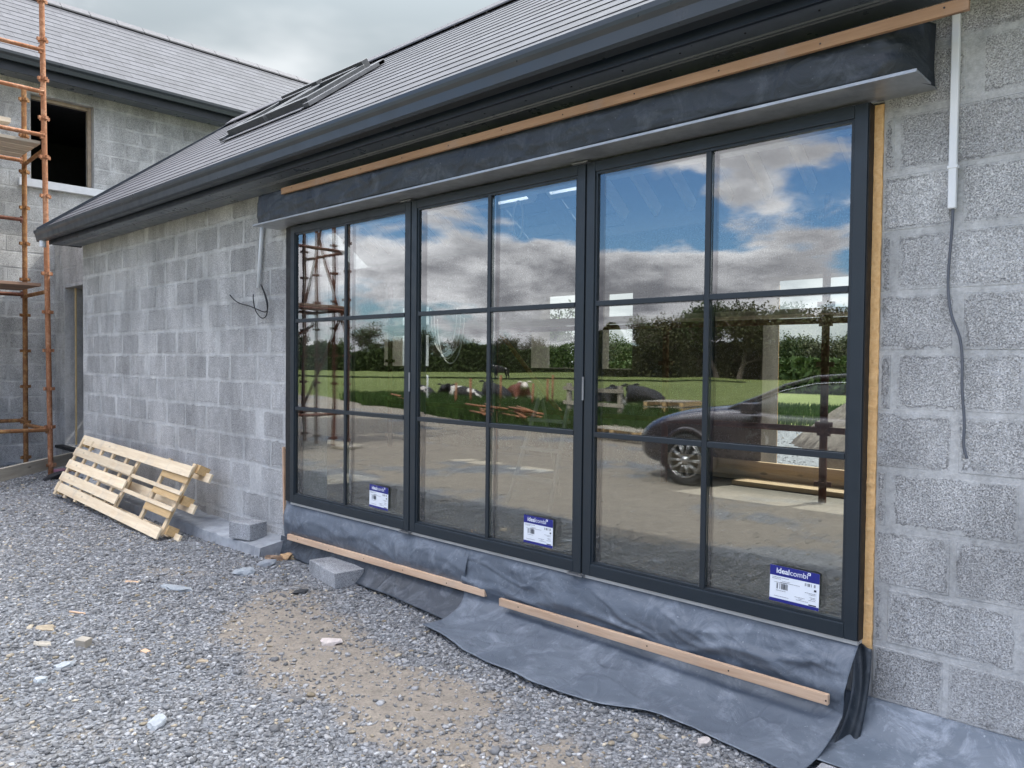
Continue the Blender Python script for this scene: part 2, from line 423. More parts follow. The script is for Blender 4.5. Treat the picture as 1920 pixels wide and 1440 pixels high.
class MB:
    def __init__(s): s.v = []; s.f = []; s.mi = []; s.cur = 0
    def face(s, *idx): s.f.append(tuple(idx)); s.mi.append(s.cur)
    def quad(s, a, b, c, d):
        n = len(s.v); s.v += [tuple(a), tuple(b), tuple(c), tuple(d)]; s.face(n, n + 1, n + 2, n + 3)
    def box(s, x0, x1, y0, y1, z0, z1, mat=None):
        P = [(x0, y0, z0), (x1, y0, z0), (x1, y1, z0), (x0, y1, z0), (x0, y0, z1), (x1, y0, z1), (x1, y1, z1), (x0, y1, z1)]
        if mat is not None: P = [tuple(mat @ Vector(p)) for p in P]
        n = len(s.v); s.v += P
        for q in ((0, 3, 2, 1), (4, 5, 6, 7), (0, 1, 5, 4), (1, 2, 6, 5), (2, 3, 7, 6), (3, 0, 4, 7)): s.face(*[n + i for i in q])
        return s
    def tube(s, pts, rad, seg=10, caps=True):
        pts = [Vector(p) for p in pts]
        if isinstance(rad, (int, float)): rad = [rad] * len(pts)
        base = len(s.v); ref = None
        for i, p in enumerate(pts):
            d = (pts[min(i + 1, len(pts) - 1)] - pts[max(i - 1, 0)]).normalized()
            if ref is None:
                ref = d.orthogonal().normalized()
            ref = (ref - d * ref.dot(d)).normalized()
            b = d.cross(ref)
            for k in range(seg):
                a = 2 * math.pi * k / seg
                s.v.append(tuple(p + (ref * math.cos(a) + b * math.sin(a)) * rad[i]))
        for i in range(len(pts) - 1):
            for k in range(seg):
                k2 = (k + 1) % seg
                s.face(base + i * seg + k, base + i * seg + k2, base + (i + 1) * seg + k2, base + (i + 1) * seg + k)
        if caps:
            s.face(*[base + k for k in reversed(range(seg))]); s.face(*[base + (len(pts) - 1) * seg + k for k in range(seg)])
        return s
    def extrude(s, prof, a, b, closed=True, caps=True):
        """prof: list of (p,q) pairs turned into points by callables a,b (start/end mapping)"""
        n = len(s.v); L = len(prof)
        s.v += [tuple(a(*p)) for p in prof] + [tuple(b(*p)) for p in prof]
        for i in range(L if closed else L - 1):
            j = (i + 1) % L; s.face(n + i, n + j, n + L + j, n + L + i)
        if caps and closed:
            s.face(*[n + i for i in reversed(range(L))]); s.face(*[n + L + i for i in range(L)])
        return s
    def build(s, name, mats, parent=None, bevel=0, smooth=False, seg=2):
        me = bpy.data.meshes.new(name); me.from_pydata(s.v, [], s.f); me.update()
        if not isinstance(mats, (list, tuple)): mats = [mats]
        for m in mats: me.materials.append(m)
        if len(mats) > 1: me.polygons.foreach_set('material_index', s.mi)
        if smooth:
            me.polygons.foreach_set('use_smooth', [True] * len(me.polygons))
        o = bpy.data.objects.new(name, me); link_parent(o, parent)
        if bevel:
            b = o.modifiers.new('bevel', 'BEVEL'); b.width = bevel; b.segments = seg; b.limit_method = 'ANGLE'
        return o

def bent_cable(name, pts, r, mat, parent=None, label=None, cat=None):
    # Catmull-Rom through points
    P = [Vector(p) for p in pts]; Q = [P[0]] + P + [P[-1]]; out = []
    for i in range(1, len(Q) - 2):
        for k in range(8):
            t = k / 8
            out.append(.5 * ((2 * Q[i]) + (-Q[i - 1] + Q[i + 1]) * t + (2 * Q[i - 1] - 5 * Q[i] + 4 * Q[i + 1] - Q[i + 2]) * t * t + (-Q[i - 1] + 3 * Q[i] - 3 * Q[i + 1] + Q[i + 2]) * t ** 3))
    out.append(P[-1])
    m = MB(); m.tube(out, r, 8)
    o = m.build(name, mat, parent, smooth=True)
    if label: tagit(o, label, cat)
    return o

# ------------------------------------------------------------------ block masonry
def block_wall(name, parent, mat, to3, nrm_out, u0, u1, z0, z1, thick, holes=(), course=.2286, z_first=None, blen=.45, phase=0.0, joint=.020, proud=.0016, seed=1, jitter=.02):
    """to3(u, z, d): point on the wall at distance d outwards of the face. One mesh: core with openings + individually set blocks"""
    rs = random.Random(seed)
    V = []; Fc = []; col = []; edge = []
    def addquad(ps, c, e):
        n = len(V); V.extend([tuple(p) for p in ps]); Fc.append((n, n + 1, n + 2, n + 3)); col.extend([c] * 4); edge.extend(e)
    def inside(u, z):
        return any(h[0] < u < h[1] and h[2] < z < h[3] for h in holes)
    us = sorted({u0, u1, *[min(max(h[i], u0), u1) for h in holes for i in (0, 1)]})
    zs = sorted({z0, z1, *[min(max(h[i], z0), z1) for h in holes for i in (2, 3)]})
    mc = (.5, 1, 1, 1); me_ = [(0, 0)] * 4
    for a, b in zip(us, us[1:]):
        for c, d in zip(zs, zs[1:]):
            if inside((a + b) / 2, (c + d) / 2): continue
            addquad([to3(a, c, 0), to3(b, c, 0), to3(b, d, 0), to3(a, d, 0)], mc, me_)
            addquad([to3(a, c, -thick), to3(a, d, -thick), to3(b, d, -thick), to3(b, c, -thick)], mc, me_)
    def side(pa, pb):
        (ua, za), (ub, zb) = pa, pb
        addquad([to3(ua, za, 0), to3(ua, za, -thick), to3(ub, zb, -thick), to3(ub, zb, 0)], mc, me_)
    side((u0, z0), (u0, z1)); side((u1, z1), (u1, z0)); side((u0, z1), (u1, z1)); side((u1, z0), (u0, z0))
    for h in holes:
        a, b, c, d = max(h[0], u0), min(h[1], u1), max(h[2], z0), min(h[3], z1)
        if h[0] > u0: side((a, d), (a, c))
        if h[1] < u1: side((b, c), (b, d))
        if h[2] > z0: side((a, c), (b, c))
        if h[3] < z1: side((b, d), (a, d))
    zf = z0 if z_first is None else z_first
    k = int(math.floor((z0 - zf) / course)) - 1
    while zf + k * course < z1:
        ca, cb = zf + k * course, zf + (k + 1) * course
        j = rs.uniform(-.003, .003)
        ya, yb = max(ca + joint * .45 + j, z0), min(cb - joint * .45 + j, z1)
        if yb - ya > .03:
            off = phase + (blen / 2 if k % 2 else 0) 
            i = int(math.floor((u0 - off) / blen)) - 1
            prev = off + i * blen
            while prev < u1:
                nxt = off + (i + 1) * blen + rs.uniform(-jitter, jitter)
                jw = joint * rs.uniform(.4, .9)
                ba, bb = max(prev + jw, u0 + .0), min(nxt - jw * .6, u1)
                tint = (rs.random() ** .9, rs.random(), 0, 1)
                pr = proud * rs.uniform(.5, 1.5); til = rs.uniform(-.0022, .0022)
                segs = [(ba, bb)] if bb - ba > .04 else []
                # cut by holes
                zb_list = [(ya, yb)]
                pieces = []
                for (sa, sb) in segs:
                    cuts = [(sa, sb, ya, yb)]
                    for h in holes:
                        new = []
                        for (a, b, c, d) in cuts:
                            if b <= h[0] or a >= h[1] or d <= h[2] or c >= h[3]: new.append((a, b, c, d)); continue
                            if a < h[0]: new.append((a, h[0] - .001, c, d))
                            if b > h[1]: new.append((h[1] + .001, b, c, d))
                            a2, b2 = max(a, h[0]), min(b, h[1])
                            if c < h[2]: new.append((a2, b2, c, h[2] - .001))
                            if d > h[3]: new.append((a2, b2, h[3] + .001, d))
                        cuts = new
                    pieces += cuts
                for (a, b, c, d) in pieces:
                    if b - a < .02 or d - c < .02: continue
                    ch = min(.0035, (b - a) / 4, (d - c) / 4)
                    w, h_ = b - a, d - c
                    B = [(a, c), (b, c), (b, d), (a, d)]
                    T = [(a + ch, c + ch), (b - ch, c + ch), (b - ch, d - ch), (a + ch, d - ch)]
                    # front subdivided so that distance-to-edge can be interpolated: 4 corner verts + centre lines
                    um, zm = (a + b) / 2, (c + d) / 2
                    Ux = [a + ch, um, b - ch]; Zx = [c + ch, zm, d - ch]
                    Eu = [0, w / 2, 0]; Ez = [0, h_ / 2, 0]
                    for p in range(2):
                        for q in range(2):
                            ps = []; es = []
                            for (pp, qq) in ((p, q), (p + 1, q), (p + 1, q + 1), (p, q + 1)):
                                ps.append(to3(Ux[pp], Zx[qq], pr + til * (pp - 1))); es.append((Eu[pp], Ez[qq]))
                            addquad(ps, tint, es)
                    tl = [pr - til, pr + til, pr + til, pr - til]
                    for e in range(4):
                        f = (e + 1) % 4
                        addquad([to3(*B[e], -.001), to3(*B[f], -.001), to3(*T[f], tl[f]), to3(*T[e], tl[e])], tint, [(0, 0)] * 4)
                prev = nxt; i += 1
        k += 1
    me = bpy.data.meshes.new(name); me.from_pydata(V, [], Fc); me.update()
    ca_ = me.color_attributes.new('tint', 'FLOAT_COLOR', 'POINT')
    ca_.data.foreach_set('color', np.array(col, dtype=np.float32).ravel())
    uvl = me.uv_layers.new(name='edge')
    li = np.zeros(len(me.loops), dtype=np.int32); me.loops.foreach_get('vertex_index', li)
    uvl.data.foreach_set('uv', np.array(edge, dtype=np.float32)[li].ravel())
    me.materials.append(mat)
    o = bpy.data.objects.new(name, me); link_parent(o, parent)
    return o

# ------------------------------------------------------------------ slate roof plane
def slate_roof(mb, uvs, p_eave0, p_eave1, up_vec, length, course, step=.010, lift=0.0, nrm=None):
    e0, e1 = Vector(p_eave0), Vector(p_eave1); up = Vector(up_vec).normalized()
    along = (e1 - e0); L = along.length; n = nrm if nrm is not None else along.cross(up).normalized()
    if n.z < 0: n = -n
    k = 0; a = 0.0
    while a < length - 1e-4:
        b = min(a + course, length)
        lo = n * step; hi = n * .001
        pts = [e0 + up * a + lo, e1 + up * a + lo, e1 + up * b + hi, e0 + up * b + hi]
        mb.cur = 0; mb.quad(*pts); uvs += [(0, k + .02), (L, k + .02), (L, k + .98), (0, k + .98)]
        mb.cur = 1; mb.quad(e0 + up * a, e1 + up * a, e1 + up * a + lo, e0 + up * a + lo); uvs += [(0, k)] * 4
        a = b; k += 1
    mb.cur = 0
def finish_slate(mb, uvs, name, parent):
    o = mb.build(name, [SLATE, SLATE_EDGE], parent)
    me = o.data; l = me.uv_layers.new(name='slate')
    li = np.zeros(len(me.loops), dtype=np.int32); me.loops.foreach_get('vertex_index', li)
    l.data.foreach_set('uv', np.array(uvs, dtype=np.float32)[li].ravel())
    return o

# =================================================================== WING (single storey, the glazed doors)
WY = 3.19                 # face of the front wall
WX0, WX1 = -10.12, 4.5
OX0, OX1 = -5.42, -1.045  # glazed opening
OZ0, OZ1 = .40, 2.535
BY = 7.30                 # outer face of the back wall
PITCH = math.atan(.753)
RIDGE_Y, EAVE_Y, EAVE_Z = 5.15, 2.76, 3.0
RIDGE_Z = EAVE_Z + .753 * (RIDGE_Y - EAVE_Y)
wing = thing('single_storey_wing', 'single-storey concrete block wing with slate roof and three tall dark glazed doors', 'building', (-4, 5, 0))
block_wall('front_wall', wing, BLOCK, lambda u, z, d: (u, WY - d, z), None, WX0, WX1, -.1, 2.93, .34,
           [(OX0, OX1, -.2, OZ1)], z_first=.19, phase=-.772, seed=5, jitter=.016)
# piece of wall under the doors
m = MB(); m.box(OX0 + .001, OX1 - .001, WY + .004, WY + .335, -.1, OZ0 - .02); m.build('threshold_wall', CONC, wing)
back_holes = [(-3.33, -.9, .42, 2.34), (-5.38, -4.82, 1.46, 2.32), (-6.29, -5.62, 1.46, 2.34), (-9.2, -8.2, 1.46, 2.32)]
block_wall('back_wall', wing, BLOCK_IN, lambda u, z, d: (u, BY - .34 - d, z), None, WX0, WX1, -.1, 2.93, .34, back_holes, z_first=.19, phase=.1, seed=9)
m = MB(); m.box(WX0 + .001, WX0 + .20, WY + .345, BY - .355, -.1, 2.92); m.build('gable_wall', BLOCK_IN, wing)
m = MB()
m.v += [(WX0 + .003, WY + .36, 2.925), (WX0 + .003, BY - .36, 2.925), (WX0 + .003, RIDGE_Y, RIDGE_Z - .19), (WX0 + .19, WY + .36, 2.925), (WX0 + .19, BY - .36, 2.925), (WX0 + .19, RIDGE_Y, RIDGE_Z - .19)]
m.f = [(0, 2, 1), (3, 4, 5), (0, 1, 4, 3), (1, 2, 5, 4), (2, 0, 3, 5)]; m.mi = [0] * 5
m.build('gable_top', PLASTER, wing)
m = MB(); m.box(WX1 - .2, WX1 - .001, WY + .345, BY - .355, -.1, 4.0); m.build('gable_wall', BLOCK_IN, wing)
FLOORM = simple('screed_floor', (.20, .18, .155), .85, 0, .2, 3, .003)
m = MB(); m.box(WX0 + .205, WX1 - .205, WY + .345, BY - .35, .0, .40); m.build('floor_slab', FLOORM, wing)
m = MB(); m.box(-3.275, -.905, BY - .349, BY + .02, .05, .405); m.build('back_threshold', CONC, wing)
# footing ledge along the blind part of the front wall
m = MB()
xs = np.linspace(-9.9, -5.40, 140)
for i in range(len(xs) - 1):
    def row(x):
        w = .25 + .05 * (fbm(x * 2, 1, 5) - .5) + .05 * (fbm(x * 12, 1, 5) - .5); 
        z = .085 + .03 * (fbm(x * 3, 2, 8) - .5) + .03 * (fbm(x * 14, 2, 8) - .5)
        return [(x, WY + .01, z + .03), (x, WY - w * .6, z + .01), (x, WY - w, z - .005), (x, WY - w - .02, -.05)]
    a, b = row(xs[i]), row(xs[i + 1])
    for j in range(3): m.quad(a[j], b[j], b[j + 1], a[j + 1])
e_ = row(xs[-1]); m.quad(e_[0], e_[1], (e_[1][0], e_[1][1], -.05), (e_[0][0], e_[0][1], -.05)); m.quad(e_[1], e_[2], (e_[2][0], e_[2][1], -.05), (e_[1][0], e_[1][1], -.05))
m.build('footing', simple('footing_concrete', (.34, .36, .38), .95, 0, .2, 9, .008), wing, smooth=False)
# roof
m = MB(); uv = []
RX0, RX1 = -10.24, 4.7
slope_len = (RIDGE_Y - EAVE_Y) / math.cos(PITCH)
slate_roof(m, uv, (RX0, EAVE_Y, EAVE_Z), (RX1, EAVE_Y, EAVE_Z), (0, 1, .753), slope_len, .187, .006)
by_e = 2 * RIDGE_Y - EAVE_Y
def back_slope(x0, x1, l0, l1):
    up = Vector((0, -1, .753)).normalized(); s = Vector((x0, by_e, EAVE_Z)) + up * l0; e = Vector((x1, by_e, EAVE_Z)) + up * l1
    return s, e
# back slope is in strips so that its two rooflights are open
RLB = [(-6.75, -6.1), (-5.85, -5.2)]
xs_ = [RX0]
for a, b in RLB: xs_ += [a, b]
xs_.append(RX1)
upb = Vector((0, -1, .753)).normalized()
for i in range(0, len(xs_), 2):
    slate_roof(m, uv, (xs_[i + 1], by_e, EAVE_Z), (xs_[i], by_e, EAVE_Z), upb, slope_len, .187, .006)
for a, b in RLB:
    slate_roof(m, uv, (b, by_e, EAVE_Z), (a, by_e, EAVE_Z), upb, .85, .187, .012)
    st = Vector((0, by_e, EAVE_Z)) + upb * 1.75
    slate_roof(m, uv, (b, st.y, st.z), (a, st.y, st.z), upb, slope_len - 1.75, .187, .012)
finish_slate(m, uv, 'roof', wing)
# roof underside (felt) and rafters
FELT = simple('roof_felt_inside', (.13, .13, .14), .8, 0, .08, 4)
m = MB()
off = Vector((0, .753, -1)).normalized() * .05
m.quad((RX0 + .02, EAVE_Y + .12, EAVE_Z + .03), (RX1, EAVE_Y + .12, EAVE_Z + .03), (RX1, RIDGE_Y, RIDGE_Z - .06), (RX0 + .02, RIDGE_Y, RIDGE_Z - .06))
for i in range(0, len(xs_), 2):
    m.quad((xs_[i], by_e - .12, EAVE_Z + .03), (xs_[i + 1], by_e - .12, EAVE_Z + .03), (xs_[i + 1], RIDGE_Y + .001, RIDGE_Z - .06), (xs_[i], RIDGE_Y + .001, RIDGE_Z - .06))
m.build('roof_lining', FELT, wing)
RAFT = wood_material('rafter_pine', (.66, .58, .47), (.78, .71, .60), 1, 1, False)
m = MB()
x = WX0 + .45
while x < WX1 - .3:
    for sgn in (1, -1):
        ye = EAVE_Y if sgn == 1 else by_e
        a = Vector((x, ye + sgn * .35, EAVE_Z + .35 * .753 - .02)); b = Vector((x, RIDGE_Y, RIDGE_Z - .08))
        if sgn == -1 and any(l - .05 < x < r + .05 for l, r in RLB): continue
        d = (b - a).normalized(); n = Vector((1, 0, 0)).cross(d); n = n if n.z < 0 else -n
        P = []
        for p in (a, b):
            for dx in (-.022, .022):
                for dn in (0, .17): P.append(p + Vector((dx, 0, 0)) + n * dn)
        n0 = len(m.v); m.v += [tuple(p) for p in P]
        for q in ((0, 1, 3, 2), (4, 6, 7, 5), (0, 4, 5, 1), (2, 3, 7, 6), (1, 5, 7, 3), (0, 2, 6, 4)): m.face(*[n0 + i for i in q])
    x += .42
o = m.build('rafter_run', RAFT, wing)
m = MB(); m.box(WX0 + .21, WX1 - .21, RIDGE_Y - .02, RIDGE_Y + .02, RIDGE_Z - .30, RIDGE_Z - .075); m.build('ridge_board', RAFT, wing)
# ridge tiles
m = MB(); x = RX0
while x < RX1:
    x2 = min(x + .45, RX1)
    prof = [(-.13, -.085), (-.02, .012), (.02, .012), (.13, -.085), (.13, -.07), (.022, .028), (-.022, .028), (-.13, -.07)]
    m.extrude(prof, lambda p, q, x=x: (x, RIDGE_Y + p, RIDGE_Z + .02 + q), lambda p, q, x2=x2: (x2 - .006, RIDGE_Y + p, RIDGE_Z + .02 + q)); x = x2
m.build('ridge_tile_row', simple('ridge_tile', (.07, .07, .08), .6), wing)
# verge trim at the left end
m = MB()
m.extrude([(0, 0), (0, .16), (.03, .16), (.03, 0)], lambda p, q: (RX0 - p, EAVE_Y - .02, EAVE_Z - .13 + q), lambda p, q: (RX0 - p, RIDGE_Y, RIDGE_Z - .13 + q))
m.build('verge_board', FASCIA, wing)
# gutter
GX0, GX1 = -10.26, 4.6
GY0, GY1 = 2.715, 2.835
gp = [(GY1, 3.0), (GY1, 2.89), (GY1 - .02, 2.872), (GY0 + .035, 2.872), (GY0 + .02, 2.885), (GY0 + .017, 2.935), (GY0 + .004, 2.955), (GY0, 2.972), (GY0, 2.995), (GY0 + .012, 2.995),
      (GY0 + .012, 2.975), (GY0 + .03, 2.95), (GY0 + .035, 2.895), (GY1 - .015, 2.89), (GY1 - .012, 3.0)]
m = MB(); m.extrude(gp, lambda p, q: (GX0, p, q), lambda p, q: (GX1, p, q)); m.build('gutter', GUTTER, wing)
m = MB(); m.extrude([(GY1, 2.998), (GY1, 2.868), (GY0 + .03, 2.868), (GY0 + .012, 2.94), (GY0 - .004, 2.97), (GY0 - .004, 2.998)], lambda p, q: (GX0 - .012, p, q), lambda p, q: (GX0 + .0, p, q)); m.build('gutter_end', GUTTER, wing)
# small white outlet stub under the gutter end
m = MB(); m.tube([(GX0 + .12, 2.77, 2.87), (GX0 + .12, 2.77, 2.80)], .034, 14); m.build('gutter_outlet', GREYC, wing)
# fascia, soffit
m = MB(); m.box(-10.16, GX1, 2.838, 2.858, 2.836, 2.985); m.build('fascia', FASCIA, wing, .002)
m = MB()
sp = [(2.858, 2.845), (2.985, 2.845), (2.988, 2.838), (2.998, 2.838), (3.001, 2.845), (3.012, 2.845), (3.015, 2.838), (3.026, 2.838), (3.03, 2.848), (3.165, 2.848)]
m.extrude(sp, lambda p, q: (-10.15, p, q), lambda p, q: (GX1, p, q), closed=False)
m.extrude([(p, q + .012) for p, q in sp][::-1], lambda p, q: (-10.15, p, q), lambda p, q: (GX1, p, q), closed=False)
so = m.build('soffit', SOFFIT, wing)
m = MB(); m.box(-10.16, -10.14, 2.86, 3.185, 2.84, 2.99); m.build('soffit_return', FASCIA, wing)
x = -9.9
while x < 1:
    MB().tube([(x, 2.925, 2.846), (x, 2.925, 2.842)], .0045, 8).build('screw', SCREW, so); x += .30
m = MB()   # dark wall strip above the head batten
m.box(-5.60, .0, WY - .014, WY - .007, 2.845, 2.93); 
# lintel plate
m = MB(); m.box(-5.56, -.862, 2.945, WY - .003, 2.538, 2.546); m.box(-5.56, -.862, 2.945, 2.951, 2.546, 2.549)
m.build('lintel_plate', LINTEL, wing)
m = MB(); m.box(-5.505, -.99, 2.985, WY - .004, 2.549, 2.758); m.build('lintel_packing', simple('packing_board', (.33, .37, .38), .9), wing)

# ---- rooflights on the front slope
upf = Vector((0, 1, .753)).normalized(); nf = Vector((0, -.753, 1)).normalized()
def roof_pt(x, y, h): return Vector((x, y, EAVE_Z + .753 * (y - EAVE_Y))) + nf * h
def slope_box(mb, x0, x1, y0, y1, h0, h1):
    P = [roof_pt(x0, y0, h0), roof_pt(x1, y0, h0), roof_pt(x1, y1, h0), roof_pt(x0, y1, h0), roof_pt(x0, y0, h1), roof_pt(x1, y0, h1), roof_pt(x1, y1, h1), roof_pt(x0, y1, h1)]
    n = len(mb.v); mb.v += [tuple(p) for p in P]
    for q in ((0, 3, 2, 1), (4, 5, 6, 7), (0, 1, 5, 4), (1, 2, 6, 5), (2, 3, 7, 6), (3, 0, 4, 7)): mb.face(*[n + i for i in q])
RLM = simple('rooflight_cladding', (.055, .06, .066), .38)
FLASH = simple('rooflight_flashing', (.11, .115, .125), .4, .2)
for i, (a, b) in enumerate(((-7.62, -6.90), (-6.84, -6.12))):
    m = MB()
    slope_box(m, a, a + .09, 3.80, 4.42, .012, .085); slope_box(m, b - .09, b, 3.80, 4.42, .012, .085)
    slope_box(m, a + .091, b - .091, 3.80, 3.88, .012, .085); slope_box(m, a + .091, b - .091, 4.34, 4.42, .012, .095)
    slope_box(m, a + .02, b - .02, 4.422, 4.49, .012, .12)
    rl = m.build('rooflight', RLM, wing, .004)
    m = MB(); slope_box(m, a + .09, b - .09, 3.88, 4.34, .05, .058); m.build('pane', CARGLASS, rl)
m = MB(); slope_box(m, -6.118, -6.03, 3.74, 4.56, .013, .050); slope_box(m, -7.71, -7.622, 3.74, 4.56, .013, .050); slope_box(m, -7.71, -6.03, 4.495, 4.56, .013, .045); slope_box(m, -7.62, -6.12, 3.70, 3.796, .013, .024)
m.build('rooflight_flashing', FLASH, wing, .003)
# glass of the open back rooflights
for a, b in RLB:
    m = MB()
    s0 = Vector((0, by_e, EAVE_Z)) + upb * .85; s1 = Vector((0, by_e, EAVE_Z)) + upb * 1.75
    nb = Vector((0, .753, 1)).normalized()
    P = [Vector((a, s0.y, s0.z)), Vector((b, s0.y, s0.z)), Vector((b, s1.y, s1.z)), Vector((a, s1.y, s1.z))]
    for k in range(4):
        p, q = P[k], P[(k + 1) % 4]
        c = (P[0] + P[2]) / 2
        pi, qi = p + (c - p) * .14, q + (c - q) * .14
        m.quad(p - nb * .14, q - nb * .14, q + nb * .03, p + nb * .03); m.quad(p - nb * .14, pi - nb * .14, qi - nb * .14, q - nb * .14)
        m.quad(pi - nb * .14, pi + nb * .03, qi + nb * .03, qi - nb * .14); m.quad(p + nb * .03, q + nb * .03, qi + nb * .03, pi + nb * .03)
    m.build('rooflight', WHITE, wing)

# ---- glazed doors
def add_text(body, size, mat_target, x, z, y, bold=0.0, sx=1.0):
    cu = bpy.data.curves.new('txt', 'FONT'); cu.body = body; cu.size = size; cu.offset = bold; cu.resolution_u = 3
    o = bpy.data.objects.new('txt', cu); COL.objects.link(o)
    dg = bpy.context.evaluated_depsgraph_get()
    me = bpy.data.meshes.new_from_object(o.evaluated_get(dg))
    vs = [(x + v.co.x * sx, y, z + v.co.y) for v in me.vertices]; fs = [tuple(p.vertices) for p in me.polygons]
    wid = max([v.co.x for v in me.vertices]) * sx if me.vertices else 0
    bpy.data.objects.remove(o); bpy.data.curves.remove(cu); bpy.data.meshes.remove(me)
    return vs, fs, wid
ST_BLUE = simple('sticker_blue', (.012, .018, .20), .4, 0, .02)
ST_WHITE = simple('sticker_white', (.80, .84, .88), .45, 0, .02)
ST_BLACK = simple('sticker_print', (.03, .035, .05), .5, 0, .02)
def sticker(parent, x, z, w=.21, h=.152, rot=0.0):
    m = MB(); y = GLASS_Y - .012
    m.cur = 1; m.box(0, w, 0, .0015, 0, h)
    m.cur = 0; m.box(-.0002, w + .0002, -.0006, 0, h * .72, h + .0002); m.box(-.0002, w + .0002, -.0006, 0, -.0002, h * .085)
    yy = -.0010
    x0 = w * .13; zt = h * .80
    for body, bold, in (('ideal', .0007), ('combi', 0.0)):
        vs, fs, wd = add_text(body, h * .21, None, x0, zt, yy, bold, .98)
        n = len(m.v); m.v += vs; m.cur = 1
        for f in fs: m.f.append(tuple(n + i for i in f)); m.mi.append(1)
        x0 += wd + h * .012
    # small square emblem with a notch
    e0 = x0 + h * .0; m.cur = 1
    m.box(e0 - .002, e0 + .010, yy, yy + .0003, h * .90, h * .975); m.cur = 0; m.box(e0 + .0005, e0 + .0055, yy - .0002, yy, h * .915, h * .95)
    m.cur = 2
    def bars(bx, bz, bw, bh, n, seed):
        rs = random.Random(seed)
        for k in range(n):
            if rs.random() < .25: continue
            xx = bx + bw * k / n; m.box(xx, xx + bw / n * rs.uniform(.35, .8), yy, yy + .0003, bz, bz + bh)
    bars(w * .13, h * .36, w * .25, h * .16, 16, 3); bars(w * .70, h * .60, w * .25, h * .08, 14, 8)
    def line(lx, lz, lw, t=.0014, seed=0):
        rs = random.Random(int(lx * 9999 + lz * 777) + seed); xx = lx
        while xx < lx + lw:
            q = rs.uniform(.002, .008); m.box(xx, min(xx + q, lx + lw), yy, yy + .0003, lz, lz + t); xx += q + .0015
    for (a, b, c_) in ((.05, .67, .34), (.05, .63, .18), (.26, .585, .16), (.22, .55, .40), (.10, .535, .26), (.72, .42, .22), (.80, .385, .13), (.52, .24, .20), (.60, .205, .07), (.55, .165, .24), (.82, .31, .11), (.84, .275, .1), (.80, .23, .14), (.10, .15, .30), (.14, .31, .2)):
        line(w * a, h * b, w * c_)
    m.box(w * .90, w * .945, yy, yy + .0003, h * .49, h * .545); m.box(w * .80, w * .95, yy, yy + .0003, h * .095, h * .125)
    Mx = Matrix.Translation((x, y, z)) @ Matrix.Rotation(rot, 4, 'Y')
    m.v = [tuple(Mx @ Vector(v)) for v in m.v]
    o = m.build('label_sticker', [ST_BLUE, ST_WHITE, ST_BLACK], parent)
    o['label'] = 'blue and white idealcombi manufacturer sticker'
    return o
# sizes read in the plane of the frames' front
FY = 3.12
LEAVES = [(-5.30, -3.862), (-3.852, -2.462), (-2.452, -1.082)]
DZ0, DZ1 = .425, 2.525
def glazed_door(i, x0, x1):
    st, rail_t, rail_b = .052, .052, .060
    m = MB()
    m.box(x0, x0 + st, FY, FY + .085, DZ0, DZ1); m.box(x1 - st, x1, FY, FY + .085, DZ0, DZ1)
    m.box(x0 + st, x1 - st, FY, FY + .085, DZ1 - rail_t, DZ1); m.box(x0 + st, x1 - st, FY, FY + .085, DZ0, DZ0 + rail_b)
    d = m.build('glazed_door', FRAME, wing, .003)
    d['label'] = ['left of the three glazed doors, reflecting scaffolding', 'middle of the three glazed doors, reflecting cattle', 'right of the three glazed doors, reflecting a car'][i]
    gx0, gx1, gz0, gz1 = x0 + st, x1 - st, DZ0 + rail_b, DZ1 - rail_t
    # glazing bead (a step inside the frame)
    m = MB(); b = .012
    m.box(gx0, gx0 + b, FY + .008, FY + .03, gz0, gz1); m.box(gx1 - b, gx1, FY + .008, FY + .03, gz0, gz1)
    m.box(gx0 + b, gx1 - b, FY + .008, FY + .03, gz1 - b, gz1); m.box(gx0 + b, gx1 - b, FY + .008, FY + .03, gz0, gz0 + b)
    m.build('glazing_bead', BARM, d)
    xm = (x0 + x1) / 2
    m = MB(); m.box(xm - .013, xm + .013, FY + .004, FY + .018, gz0 + b, gz1 - b); m.build('glazing_bar', BARM, d, .002)
    zb = [gz0 + (gz1 - gz0) * k / 3 for k in (1, 2)]
    for z in zb:
        m = MB(); m.box(gx0 + b, xm - .0135, FY + .004, FY + .018, z - .013, z + .013); m.box(xm + .0135, gx1 - b, FY + .004, FY + .018, z - .013, z + .013)
        m.build('glazing_bar', BARM, d, .002)
    # bars on the room side
    m = MB(); m.box(xm - .013, xm + .013, FY + .052, FY + .064, gz0, gz1)
    for z in zb: m.box(gx0, xm - .0135, FY + .052, FY + .064, z - .013, z + .013); m.box(xm + .0135, gx1, FY + .052, FY + .064, z - .013, z + .013)
    m.build('inner_glazing_bar', BARM, d)
    m = MB(); m.box(gx0 + .001, gx1 - .001, FY + .0195, FY + .0435, gz0 + .001, gz1 - .001)
    m.build('pane', GLASS, d)
    sx = (-4.292, -2.868, -1.447)[i]
    sticker(d, sx, (.528, .522, .512)[i], .21 if i else .205, .152, (R(1.5), R(.5), R(1.0))[i])
    return d
for i, (a, b) in enumerate(LEAVES): glazed_door(i, a, b)
